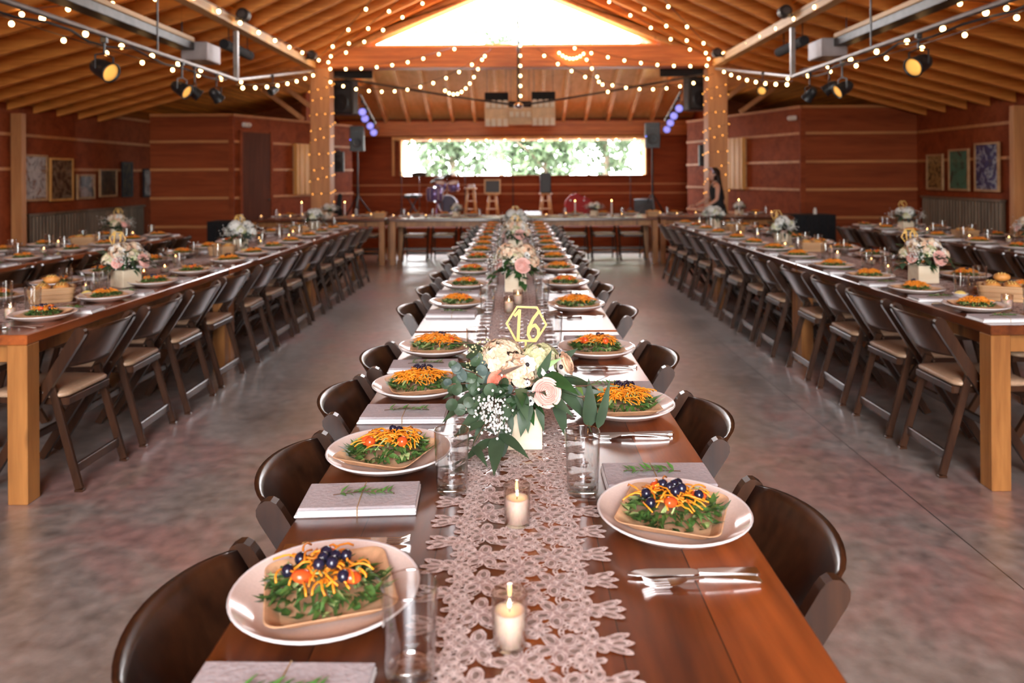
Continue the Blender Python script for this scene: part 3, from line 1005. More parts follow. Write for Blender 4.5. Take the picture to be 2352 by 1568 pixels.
def napkin_kind(seed):
    rnd = random.Random(seed)
    b = MB()
    for k in range(3):
        hx, hy = .122 + .002 * (k == 0) - .001 * k, .062 + .0015 * (2 - k)
        z0 = .0065 * k
        dx = rnd.uniform(-.003, .003)
        rr = []
        for (q, z) in ((-.002, z0), (.0, z0 + .002), (0, z0 + .0045), (-.002, z0 + .0063)):
            rr.append([(sx * (hx + q) + dx, sy * (hy + q), z) for (sx, sy) in ((1, 1), (-1, 1), (-1, -1), (1, -1))])
        b.add(loft(rr), 'napkin_edge' if k < 2 else 'napkin_cloth')
    K = Kind('napkin', b.mesh('napkin'))
    o = rnd.uniform(-.015, .02)
    K.part('twine', MB().add(tube([(o, -.065, .0), (o, -.064, .0185), (o, -.02, .021), (o, .03, .021), (o, .064, .0185), (o, .065, .0)], .0012, 5), 'twine'))
    sp = sprig(rnd)
    me = sp.mesh('herb_sprig')
    K.part('herb_sprig', me, loc=(o + .005, -.005, .0215))
    one = MB(); one.v, one.f, one.m, one.s, one.mats = list(b.v), list(b.f), list(b.m), list(b.s), list(b.mats)
    for fc in zip(sp.f, sp.m): pass
    base = len(one.v); one.v += [(p[0] + o, p[1], p[2] + .0215) for p in sp.v]
    for fc, mi in zip(sp.f, sp.m):
        one.f.append([i + base for i in fc]); one.m.append(one.mi(sp.mats[mi])); one.s.append(False)
    return K, Kind('napkin', one.mesh('napkin'))


NAPKIN = [napkin_kind(3), napkin_kind(8), napkin_kind(21)]


def strip(pts, th):
    """Flat bar through (x, halfwidth, z, y offset) stations."""
    v, f = [], []
    for (x, hw, z, *yo) in pts:
        y = yo[0] if yo else 0
        v += [(x, y - hw, z), (x, y + hw, z), (x, y + hw, z + th), (x, y - hw, z + th)]
    for i in range(len(pts) - 1):
        a = i * 4
        for k in range(4):
            q = (k + 1) % 4
            f.append((a + k, a + q, a + 4 + q, a + 4 + k))
    f.append((0, 1, 2, 3)); e = (len(pts) - 1) * 4; f.append((e + 3, e + 2, e + 1, e))
    return v, f


fk = MB().add(strip([(-.10, .0085, .003), (-.095, .0098, .004), (-.05, .0062, .009), (0, .0042, .011), (.03, .0045, .009), (.045, .010, .006), (.060, .0125, .004)], .0022), 'steel', smooth=False)
for k in range(4):
    y = -.0102 + .0068 * k
    fk.add(strip([(.058, .0022, .0042, y), (.085, .0019, .004, y), (.104, .0009, .010, y)], .0018), 'steel')
FORK = Kind('fork', fk.mesh('fork'))
KNIFE = Kind('knife', MB().add(strip([(-.115, .0095, .002), (-.11, .0105, .002), (-.04, .0085, .002), (-.01, .0062, .002)], .006), 'steel')
             .add(strip([(-.012, .0062, .004), (.0, .0105, .0045), (.075, .0115, .0045, .001), (.10, .0085, .0045, .003), (.114, .002, .0045, .006)], .0016), 'steel').mesh('knife'))
bk = [rsq_ring(h, .025, z) for (h, z) in ((.085, 0), (.09, .003), (.10, .082), (.094, .084), (.086, .012))]
bkm = MB().add(loft(bk, True, True), 'crate_wood', T(0, 0, 0, s=(1.15, .85, 1)))
for z in (.02, .045, .07):
    bkm.add(loft([rsq_ring(h, .025, zz) for (h, zz) in ((.0905 + z * .11, z), (.0945 + z * .11, z + .004), (.0915 + z * .11, z + .008))], False, False), 'crate_wood', T(0, 0, 0, s=(1.15, .85, 1)))
BASKET = Kind('bread_basket', bkm.mesh('bread_basket'))
BASKET.part('paper_lining', MB().add(loft([rsq_ring(h, .02, z) for (h, z) in ((.080, .0125), (.086, .047), (.05, .049))]), 'napkin_edge', T(0, 0, 0, s=(1.13, .83, 1))))
rl = MB().add(ball(.045, 16, 10, 1.25, .9, .72), 'bread_crust', smooth=True)
for k in (-1, 0, 1): rl.add(tube([(k * .02 - .006, -.026, .026), (k * .02, 0, .0335 - abs(k) * .003), (k * .02 + .006, .026, .026)], .004, 5), 'butter')
BUN = Kind('bread_roll', rl.mesh('bread_roll'))
BUTTER = Kind('butter_bowl', MB().add(lathe([(.0001, 0), (.022, 0), (.024, .004), (.040, .032), (.0415, .034), (.039, .033), (.026, .010), (.0001, .008)], 24, False), 'plate_rim_glaze', smooth=True).mesh('butter_bowl'))
BUTTER.part('butter', MB().add(ball(.03, 12, 8, 1, 1, .62), 'butter', T(0, 0, .028), True))


# ------------------------------------------------------------------ models: flowers
def rose(b, p, r, mat, face=(0, -1, .6), seed=1):
    rnd = random.Random(seed)
    m0 = dirT(p, face) @ Matrix.Rotation(PI / 2, 4, 'Y')      # local z = face
    D = lambda q: r * .62 * math.sqrt(max(0, 1 - (q / r) ** 2))
    core = [(r * .99 * math.sin(t * PI / 2 / 8), r * .56 * math.cos(t * PI / 2 / 8)) for t in range(8, -1, -1)]
    b.add(lathe([(.0001, -r * .5), (r * .55, -r * .35)] + core, 20, False), mat, m0, True)
    for L_ in range(7):
        n = (2, 3, 3, 4, 5, 5, 6)[L_]
        rr = r * (.08, .20, .33, .47, .62, .78, .94)[L_]
        lip = r * (.10, .13, .15, .17, .19, .20, .16)[L_]
        lean = (.02, .04, .06, .08, .12, .18, .30)[L_]
        for k in range(n):
            a0 = 2 * PI * k / n + L_ * .8 + rnd.uniform(-.2, .2)
            v, f = [], []
            span = 2 * PI / n * .66
            for j in range(5):
                t = j / 4
                for i in range(8):
                    q = -1 + 2 * i / 7
                    a = a0 + q * span
                    rad = rr * (1 + .05 * q) + lean * r * t * t - .02 * r * (1 - t)
                    z = D(min(rr, r * .97)) - .12 * r + (lip + .12 * r) * t * (1 - .35 * q * q) - lean * r * .35 * t ** 4
                    v.append((rad * math.cos(a), rad * math.sin(a), z))
            for j in range(4):
                for i in range(7):
                    q = j * 8 + i
                    f.append((q, q + 1, q + 9, q + 8))
            b.add((v, f), mat, m0, True)


def hydrangea(b, p, r, mats, seed, n=80, up=(0, 0, 1)):
    rnd = random.Random(seed)
    u = Vector(up).normalized()
    i = 0
    while i < n:
        d = Vector((rnd.gauss(0, 1), rnd.gauss(0, 1), rnd.gauss(0, 1))).normalized()
        if d.dot(u) < -.35: continue
        i += 1
        q = Vector(p) + d * r * rnd.uniform(.88, 1.06)
        m = dirT(q, d) @ Matrix.Rotation(PI / 2, 4, 'Y') @ Matrix.Rotation(rnd.uniform(0, 6.28), 4, 'Z')
        mt = rnd.choice(mats); s = rnd.uniform(.011, .0155)
        for k in range(4):
            a = k * PI / 2
            ca, sa = math.cos(a), math.sin(a)
            pts = [(0, 0, 0), (.55, -.5, .16), (1, -.12, .1), (1, .28, .16), (.5, .5, .2)]
            b.add(([((x * ca - y * sa) * s, (x * sa + y * ca) * s, z * s) for (x, y, z) in pts], [(0, 1, 2), (0, 2, 3), (0, 3, 4)]), mt, m)


def anemone(b, p, r, face, seed):
    rnd = random.Random(seed)
    m = dirT(p, face) @ Matrix.Rotation(PI / 2, 4, 'Y')
    for k in range(8):
        b.add(leaf(r, r * .92, -.55, .22, 6, 1), 'white_petal', m @ Matrix.Rotation(k * PI / 4 + rnd.uniform(-.1, .1), 4, 'Z') @ Matrix.Translation((r * .12, 0, 0)), True)
    return m


def filler(b, p, d, n, spread, seed, mat='white_petal', s=.0035):
    rnd = random.Random(seed)
    p, d = Vector(p), Vector(d)
    for i in range(n):
        e = d + Vector((rnd.gauss(0, spread), rnd.gauss(0, spread), rnd.gauss(0, spread)))
        if i % 3 == 0: b.add(tube([p, p + e * .55, p + e], .0007, 3, False), 'twig')
        b.add(ball(s * rnd.uniform(.7, 1.2), 6, 5), mat, T(*(p + e)), True)


def spray(b, p, q, n, ln, wd, mat, rnd, droop=.5, sag=.04, rnds=.45):
    """A stem from p to q with leaves along it."""
    p, q = Vector(p), Vector(q)
    pts = [p.lerp(q, t) + Vector((0, 0, sag * math.sin(PI * t) * .8)) for t in (0, .25, .5, .75, 1)]
    b.add(tube(pts, [.0022, .002, .0016, .0012, .0008], 5, False), 'twig')
    d = (q - p).normalized()
    for i in range(n):
        t = .2 + .8 * (i + .5) / n
        c = p.lerp(q, t) + Vector((0, 0, sag * math.sin(PI * t) * .8))
        side = d.cross(Vector((0, 0, 1))).normalized() * (1 if i % 2 else -1)
        dd = d * rnd.uniform(.3, .9) + side * rnd.uniform(.5, 1) + Vector((0, 0, rnd.uniform(-.25, .35)))
        s = rnd.uniform(.8, 1.2)
        b.add(leaf(ln * s, wd * s, droop * rnd.uniform(.4, 1.3), .12, 6, rnds), mat, dirT(c, dd, (rnd.uniform(-.3, .3), rnd.uniform(-.5, .1), 1)), True)
    b.add(leaf(ln, wd, droop, .12, 6, rnds), mat, dirT(q, d), True)


def planter(h=.10, s=.114, mat='box_wood'):
    b = MB(); t = .009
    for sg in (-1, 1):
        b.add(cbox(s, t, h, .001, 0, sg * (s / 2 - t / 2), h / 2), mat)
        b.add(cbox(t, s - 2 * t, h, .001, sg * (s / 2 - t / 2), 0, h / 2), mat)
    b.add(cbox(s - 2 * t, s - 2 * t, .008, 0, 0, 0, .004), mat)
    b.add(cbox(s - 2 * t - .002, s - 2 * t - .002, .05, 0, 0, 0, h - .04), 'dark_foliage')
    return b


def hero_kind():
    rnd = random.Random(5)
    K = Kind('flower_arrangement')
    K.part('planter_box', planter(), label='pale wooden planter box')
    b = MB()        # dense base foliage
    for i in range(90):
        a = rnd.uniform(0, 6.283); r = rnd.uniform(.02, .10)
        p = (r * math.cos(a), r * math.sin(a), .10 + rnd.uniform(0, .07))
        b.add(leaf(rnd.uniform(.05, .085), rnd.uniform(.025, .04), rnd.uniform(.3, 1.1), .2, 5), rnd.choice(['dark_foliage', 'dark_foliage', 'eucalyptus']), dirT(p, (math.cos(a), math.sin(a), rnd.uniform(-.2, .7))), True)
    # long willow eucalyptus drooping over the front and the sides
    for (x, y, z, dx, dy, dz, L_, W_) in ((-.06, -.06, .13, -.5, -.5, -.7, .13, .032), (-.03, -.075, .11, -.15, -.5, -.9, .14, .042), (-.07, -.05, .12, -.8, -.35, -.5, .13, .036), (-.10, -.03, .14, -1, -.2, -.55, .13, .036),
                                          (.015, -.08, .125, .1, -.4, -1, .075, .026), (.045, -.075, .12, .3, -.35, -1, .07, .02), (.02, -.075, .13, -.25, -.5, -.9, .09, .04), (.09, -.05, .13, .35, -.2, -1, .11, .034), (.10, -.03, .15, .7, -.3, -.6, .12, .034), (-.015, -.08, .14, -.4, -.6, -.5, .10, .036),
                                          (-.10, 0, .16, -1, 0, -.3, .12, .036), (.11, .02, .16, 1, .1, -.2, .12, .03), (.06, -.07, .15, .6, -.5, -.25, .10, .034), (0, -.085, .155, .2, -.9, -.4, .09, .034), (-.05, -.07, .16, -.6, -.7, -.1, .10, .036)):
        b.add(leaf(L_, W_, .55, .14, 8, .55), 'eucalyptus', dirT((x, y, z), (dx, dy, dz), (0, -.6, .8)), True)
    # the spray that lies on the runner, front left
    spray(b, (-.05, -.06, .10), (-.13, -.17, .012), 6, .085, .022, 'eucalyptus', rnd, .5, .03, .55)
    b.add(leaf(.115, .040, .3, .12, 8, .55), 'eucalyptus', dirT((-.055, -.13, .06), (-.05, -.85, -.35), (0, -.2, 1)), True)
    b.add(leaf(.105, .030, .3, .12, 8, .55), 'eucalyptus', dirT((-.065, -.13, .055), (-.75, -.55, -.28), (0, -.2, 1)), True)
    b.add(leaf(.10, .034, .3, .12, 8, .55), 'eucalyptus', dirT((-.05, -.125, .065), (.6, -.45, -.25), (0, -.2, 1)), True)
    # upright leaves leaning out, front right and back right
    for (x, y, z, d, L_, W_) in ((.175, -.07, .06, (.03, -.05, 1), .125, .040), (.195, -.08, .06, (.28, -.1, 1), .13, .026), (.12, -.02, .13, (.8, -.3, -.5), .10, .026), (.13, -.03, .14, (1, -.25, .05), .09, .022), (.09, .04, .19, (1, .3, .55), .085, .03), (.05, -.05, .18, (.45, -.3, 1), .085, .026), (.045, -.05, .20, (1, -.1, .5), .075, .016)):
        b.add(leaf(L_, W_, .25, .14, 8, .55), 'eucalyptus' if W_ != .016 else 'bright_foliage', dirT((x, y, z), d, (.3, -1, .3)), True)
    spray(b, (.08, -.03, .14), (.215, -.06, .16), 4, .05, .014, 'bright_foliage', rnd, .3, .01)
    b.add(tube([(.10, -.03, .14), (.16, -.06, .13), (.17, -.07, .08), (.18, -.075, .05)], .0015, 5), 'eucalyptus')
    b.add(leaf(.11, .05, .5, .12, 8, .5), 'dark_foliage', dirT((.06, -.06, .19), (.8, -.55, -.15), (0, -.5, 1)), True)
    b.add(leaf(.10, .04, .4, .12, 8, .5), 'eucalyptus', dirT((-.07, .04, .20), (-.7, .2, .55), (0, -.6, 1)), True)
    b.add(leaf(.08, .04, .4, .12, 8, .5), 'eucalyptus', dirT((-.09, .02, .17), (-.8, -.1, .5), (0, -.6, 1)), True)
    b.v = [(x, y, max(z, .003)) for (x, y, z) in b.v]
    K.part('foliage', b)
    b = MB()        # silver-dollar eucalyptus, left
    for (p, q, n) in (((-.06, -.03, .14), (-.20, -.05, .165), 11), ((-.06, -.03, .15), (-.17, -.07, .215), 11), ((-.05, -.02, .15), (-.13, -.04, .24), 9), ((-.06, -.05, .13), (-.16, -.10, .12), 8), ((-.03, -.06, .15), (-.06, -.12, .18), 6)):
        pv, qv = Vector(p), Vector(q)
        b.add(tube([pv, pv.lerp(qv, .5) + Vector((0, 0, .012)), qv], .0015, 4), 'twig')
        for i in range(n):
            c = pv.lerp(qv, .25 + .75 * i / (n - 1)) + Vector((rnd.uniform(-.012, .012), rnd.uniform(-.016, .006), rnd.uniform(-.012, .016)))
            s = rnd.uniform(.022, .036)
            v, f = lathe([(s * .5, 0), (s * .26, .0015), (.0001, .003)], 12, False)
            b.add((v, f), rnd.choice(['eucalyptus', 'eucalyptus', 'eucalyptus_blue']), dirT(c, (rnd.uniform(-1, .2), rnd.uniform(-.4, .2), rnd.uniform(-.4, .9)), (rnd.uniform(-.5, .5), -1, rnd.uniform(0, .8))), True)
    K.part('silver_dollar_eucalyptus', b)
    h = MB(); hydrangea(h, (-.045, .01, .205), .058, ['cream_petal', 'cream_petal', 'blush_petal'], 3, 190)
    K.part('hydrangea', h, label='cream and blush hydrangea head')
    h = MB(); hydrangea(h, (-.005, -.03, .185), .045, ['blush_petal', 'cream_petal'], 4, 120)
    K.part('hydrangea', h, label='blush hydrangea head')
    h = MB(); hydrangea(h, (.052, .015, .20), .052, ['lime_petal', 'cream_petal', 'lime_petal'], 6, 190)
    K.part('hydrangea', h, label='greenish cream hydrangea head')
    for (p, r, f_, sd) in (((.020, -.055, .215), .022, (.1, -1, .5), 1), ((.072, -.052, .195), .021, (.5, -1, .4), 2), ((.105, -.02, .20), .024, (1, -.6, .3), 3), ((.028, -.092, .135), .012, (-.6, -1, .3), 4), ((.02, -.08, .175), .008, (-.2, -1, .4), 5)):
        a = MB(); m = anemone(a, p, r, f_, sd)
        i = K.part('white_flower', a)
        K.part('flower_eye', MB().add(ball(r * .26, 8, 6), 'flower_eye', m @ Matrix.Translation((0, 0, r * .12)), True), i)
    a = MB(); rose(a, (.066, -.095, .155), .030, 'rose_petal', (.2, -1, .42), 7)
    K.part('rose', a, label='pale pink garden rose')
    a = MB(); rose(a, (-.055, -.06, .175), .022, 'coral_petal', (-.5, -1, .6), 9)
    K.part('rose', a, label='small coral rosebud')
    a = MB(); rose(a, (.12, .01, .20), .026, 'blush_petal', (1, -.3, .5), 10)
    K.part('rose', a, label='peach rose at the side')
    a = MB()
    filler(a, (-.05, -.06, .14), (-.022, -.055, -.012), 150, .021, 12)
    filler(a, (-.04, -.07, .13), (-.015, -.05, -.05), 70, .016, 13)
    K.part('filler_flowers', a)
    a = MB(); filler(a, (-.08, .0, .19), (-.02, -.01, .03), 90, .022, 14, 'lime_petal', .003)
    K.part('filler_flowers', a)
    a = MB()
    a.add(tube([(-.05, .02, .22), (-.10, .03, .25), (-.19, .02, .255), (-.27, 0, .24)], [.0012, .0011, .0009, .0005], 4), 'twig')
    a.add(tube([(.10, -.03, .15), (.17, -.07, .165), (.22, -.09, .195)], [.0012, .001, .0006], 4), 'twig')
    a.add(tube([(.02, -.03, .2), (-.02, -.06, .225), (-.01, -.05, .25)], .001, 4), 'twig')
    a.add(leaf(.075, .011, .1, .1, 6), 'twig', dirT((-.055, -.075, .195), (1, -.1, .42), (0, -1, .4)))
    K.part('twig', a)
    return K


def bouquet_kind(seed, main, second, leafmat, rosemat=None, box='box_wood', round_leaves=True, wide=.16):
    rnd = random.Random(seed)
    K = Kind('flower_arrangement')
    K.part('planter_box', planter(.095, .112, box))
    b = MB()
    for i in range(70):
        a = rnd.uniform(0, 6.283); r = rnd.uniform(.02, .09)
        b.add(leaf(rnd.uniform(.05, .09), rnd.uniform(.02, .04), rnd.uniform(.3, 1.0), .2, 5), rnd.choice(['dark_foliage', leafmat]), dirT((r * math.cos(a), r * math.sin(a), .10 + rnd.uniform(0, .08)), (math.cos(a), math.sin(a), rnd.uniform(-.5, .5))), True)
    for i in range(9):
        a = 2 * PI * i / 9 + rnd.uniform(-.3, .3)
        e = wide * rnd.uniform(.75, 1.1)
        spray(b, (math.cos(a) * .04, math.sin(a) * .04, .12), (math.cos(a) * e, math.sin(a) * e * .85, rnd.uniform(.05, .2)), 6, .05, .036 if (round_leaves and i % 2) else .016, leafmat if i % 3 else 'eucalyptus', rnd, .5, .03, .5)
    K.part('foliage', b)
    for k, (x, y, z, r, ms) in enumerate(((-.04, -.01, .19, .058, main), (.05, .02, .185, .055, main), (.0, -.05, .165, .042, second), (-.075, .03, .15, .04, second), (.085, -.03, .15, .036, main))):
        h = MB(); hydrangea(h, (x, y, z), r, ms, seed * 10 + k, 110)
        K.part('hydrangea', h)
    for k in range(3):
        a = -PI / 2 + (k - 1) * .7
        h = MB(); m = anemone(h, (math.cos(a) * .09, math.sin(a) * .09, .15 + .02 * k), .02, (math.cos(a), math.sin(a), .4), seed + k)
        i = K.part('white_flower', h)
        K.part('flower_eye', MB().add(ball(.005, 8, 6), 'flower_eye', m @ Matrix.Translation((0, 0, .003)), True), i)
    if rosemat:
        for (p, f_, r) in (((.035, -.095, .14), (.2, -1, .4), .034), ((-.085, -.05, .14), (-1, -.6, .5), .026), ((.1, .05, .15), (1, .5, .5), .028)):
            a = MB(); rose(a, p, r, rosemat, f_, seed); K.part('rose', a)
    a = MB(); filler(a, (-.05, -.05, .14), (-.05, -.05, .02), 60, .025, seed + 3)
    filler(a, (.05, .05, .14), (.06, .05, .03), 50, .025, seed + 4)
    K.part('filler_flowers', a)
    return K


HERO = hero_kind()
BLUSH = bouquet_kind(31, ['blush_petal', 'cream_petal'], ['lime_petal', 'cream_petal'], 'dark_foliage', 'rose_petal', 'box_wood')
CREAM = bouquet_kind(32, ['cream_petal', 'white_petal', 'blush_petal'], ['lime_petal', 'cream_petal'], 'eucalyptus', 'rose_petal')
WHITE = bouquet_kind(33, ['white_petal'], ['white_petal', 'lime_petal'], 'eucalyptus_blue', None, 'box_wood', False)

DIG = {'0': [[(.5, 0), (.1, .3), (0, .8), (.1, 1.3), (.5, 1.6), (.9, 1.3), (1, .8), (.9, .3), (.5, 0)]], '1': [[(.15, 1.35), (.55, 1.65), (.5, -.05)]],
       '2': [[(0, 1.3), (.3, 1.6), (.8, 1.5), (.9, 1.1), (0, 0), (1, 0)]], '3': [[(0, 1.5), (.6, 1.6), (.9, 1.25), (.4, .85), (1, .5), (.7, .05), (0, .1)]],
       '4': [[(.7, 0), (.7, 1.6), (0, .5), (1, .5)]], '5': [[(.9, 1.6), (.1, 1.6), (.1, .95), (.7, .95), (1, .5), (.6, 0), (0, .1)]],
       '6': [[(.95, 1.65), (.45, 1.2), (.1, .7), (.05, .3), (.3, -.02), (.7, 0), (.98, .28), (.95, .62), (.65, .85), (.3, .75), (.08, .45)]],
       '7': [[(0, 1.6), (1, 1.6), (.35, 0)]], '8': [[(.5, .85), (.1, 1.2), (.5, 1.6), (.9, 1.2), (.5, .85), (0, .4), (.5, 0), (1, .4), (.5, .85)]],
       '9': [[(.9, 1.1), (.5, .8), (.1, 1.15), (.5, 1.6), (.9, 1.3), (.85, .5), (.4, 0)]]}


def number_kind(txt, R=.056):
    b = MB(); dp = .005
    P = lambda k, r: (r * math.cos(k * PI / 3), r * math.sin(k * PI / 3) * .98)
    for k in range(6):
        a, c, d, e = P(k, R), P(k + 1, R), P(k + 1, R - .0062), P(k, R - .0062)
        b.add(slab([(p[0], -dp / 2, p[1]) for p in (a, c, d, e)], (0, dp, 0)), 'gold_wood')
    w_ = .036 if len(txt) == 2 else .0
    for i, ch in enumerate(txt):
        ox = (-.036 if i == 0 else .004) if len(txt) == 2 else -.016
        for st in DIG[ch]:
            pts = [Vector((ox + x * .030, 0, -.042 + z * .047)) for (x, z) in st]
            for kk, (p, q) in enumerate(zip(pts[:-1], pts[1:])):
                d = (q - p).normalized() * .0022
                b.add(beam(p - d, q + d, .0082, dp * (.80 + .05 * ((kk * 3) % 5) + .01 * i), up=(0, 1, 0)), 'gold_wood')
    b.add(cbox(.006, .004, .14, 0, 0, 0, -R * .85 - .07), 'gold_wood')
    return Kind('table_number', b.mesh('table_number'))


# ------------------------------------------------------------------ lace runner
def lace_mesh(name, x0, y0, y1, fine_to, cf, cc):
    """Open-work lace as a mesh of small cells: flowers with petals, corded outlines, scalloped ends; period 8.7 cm."""
    per, half = .087, .176
    E = []          # (cx, cy, a, b, angle, kind)

    def flower(cx, cy, r, n, ph, sc=1.0):
        for k in range(n):
            a = ph + 2 * PI * k / n
            E.append((cx + math.cos(a) * r, cy + math.sin(a) * r, r * .92, r * .57, a, 0))
        E.append((cx, cy, r * .34, r * .34, 0, 1))

    for (cx, cy, sg) in ((-.118, .02, -1), (.118, .060, 1)):
        for a in (-.45, 0.0, .42):           # pointed finger petals at the edges
            ang = (PI if sg < 0 else 0) + a
            E.append((cx + math.cos(ang) * .030, cy + math.sin(ang) * .030, .027, .0088, ang, 0))
        flower(cx + sg * -.008, cy, .016, 6, .3)
    flower(-.062, .055, .021, 5, .2); flower(0.0, .015, .022, 5, .5); flower(.062, .050, .021, 5, .9)
    flower(-.030, .012 + .045, .011, 5, .1); flower(.032, .005, .011, 5, .1); flower(-.090, .0, .010, 5, .4); flower(.090, .02, .010, 5, .4)
    flower(-.100, .062, .013, 5, .7); flower(.104, .018, .013, 5, .2); flower(0.0, .062, .011, 5, .9)
    arcs = [(-.035, .03, .024), (.035, .035, .024), (-.085, .03, .022), (.085, .0, .022)]

    def classify(X, Y):
        out = np.zeros(X.shape, np.int8)
        Ym = np.mod(Y, per)
        for (cx, cy, r) in arcs:             # beaded loops bridging the gaps
            for dy in (-per, 0, per):
                u, v = X - cx, Ym - cy - dy
                d = np.hypot(u, v * 1.2)
                th = np.arctan2(v, u)
                out[(np.abs(d - r) < .0016) | ((np.abs(d - r * .72) < .0013))] = 1
                out[(np.abs(d - r * .86) < .0035) & (np.cos(th * 14) > .62)] = 1
        for (cx, cy, a, b, ang, kd) in E:
            ca, sa = math.cos(ang), math.sin(ang)
            for dy in (-per, 0, per):
                u, v = X - cx, Ym - cy - dy
                p, q = u * ca + v * sa, -u * sa + v * ca
                d = (np.hypot(p / a, q / b) - 1) * b
                ins = d < 0
                out[ins] = 2
                out[ins & (d > -.0021)] = 1
                if kd == 0:
                    d2 = (np.hypot((p - a * .12) / (a * .55), q / (b * .52)) - 1) * b * .5
                    out[d2 < 0] = 3
                    out[(d2 < 0) & (d2 > -.0012)] = 1
        return out

    V, Q, M = [], [], []
    base = 0
    for (ya, yb, cs) in ((y0, fine_to, cf), (fine_to, y1, cc)):
        if yb <= ya: continue
        nx, ny = int(2 * half / cs), int((yb - ya) / cs)
        cxs = -half + (np.arange(nx) + .5) * cs
        cys = ya + (np.arange(ny) + .5) * cs
        X, Y = np.meshgrid(cxs, cys)
        k = classify(X, Y)
        jj, ii = np.nonzero(k)
        w_ = nx + 1
        quad = np.stack([jj * w_ + ii, jj * w_ + ii + 1, (jj + 1) * w_ + ii + 1, (jj + 1) * w_ + ii], 1)
        used, inv = np.unique(quad, return_inverse=True)
        gx = -half + (used % w_) * cs; gy = ya + (used // w_) * cs
        gz = .0006 * np.sin(gx * 260) * np.sin(gy * 230) + .0012
        V.append(np.stack([gx, gy, gz], 1)); Q.append(inv.reshape(-1, 4) + base); M.append(k[jj, ii] - 1)
        base += len(used)
    V, Q, M = np.concatenate(V), np.concatenate(Q), np.concatenate(M)
    me = bpy.data.meshes.new(name)
    me.vertices.add(len(V)); me.vertices.foreach_set('co', V.astype(np.float32).ravel())
    me.loops.add(Q.size); me.loops.foreach_set('vertex_index', Q.astype(np.int32).ravel())
    me.polygons.add(len(Q)); me.polygons.foreach_set('loop_start', np.arange(0, Q.size, 4, dtype=np.int32))
    try: me.polygons.foreach_set('loop_total', np.full(len(Q), 4, np.int32))
    except Exception: pass
    for x in ('lace_cord', 'lace_fill', 'lace_net'): me.materials.append(MATS[x])
    me.polygons.foreach_set('material_index', M.astype(np.int32))
    me.update(calc_edges=True)
    return me

# ------------------------------------------------------------------ tables, seats, place settings
XC = {'c': 0.0, 'l': -2.637, 'r': 2.625, 'll': -4.455, 'rr': 4.805}
TNAME = {'c': 'centre table', 'l': 'left table', 'r': 'right table', 'll': 'outer left table', 'rr': 'outer right table', 'h': 'head table'}
YS = {'c': [.98 + 2.35 * k + 1.17 for k in range(4)], 'l': [3.3 + 2.35 * k + 1.17 for k in range(3)], 'r': [3.38 + 2.35 * k + 1.17 for k in range(3)],
      'll': [8.92 - 1.17 - 2.35 * k for k in (1, 0)], 'rr': [9.85 - 1.17 - 2.35 * k for k in (1, 0)]}
for t in ('c', 'l', 'r', 'll', 'rr'):
    for i, y in enumerate(YS[t]):
        first = t == 'c' and i == 0
        put(TABLE_LONG if first else TABLE, (XC[t], y - .10 * first, 0), 0, 'brown farm table, %s of the %s from the near end' % (ORD[i], TNAME[t]), 'table', 'farm tables end to end')
HY = 12.50
for i, x in enumerate((-3.22, -.955, 1.235, 3.45)):
    put(HEAD2, (x, HY, 0), PI / 2, 'crosswise farm table, %s from the left of those before the stage' % ORD[i], 'table', 'head tables')

RC = random.Random(77)
ARR = [(0, 4.48), (0, 6.75), (0, 8.9), (-2.5, 4.75), (-2.6, 7.0), (-2.6, 9.6), (2.6, 4.72), (2.62, 7.25), (2.58, 9.65), (-4.55, 8.45), (4.72, 8.95), (4.86, 6.95)] + [(at(q, 490, HY).x, HY + .05) for q in (755, 1048, 1366, 1702)]


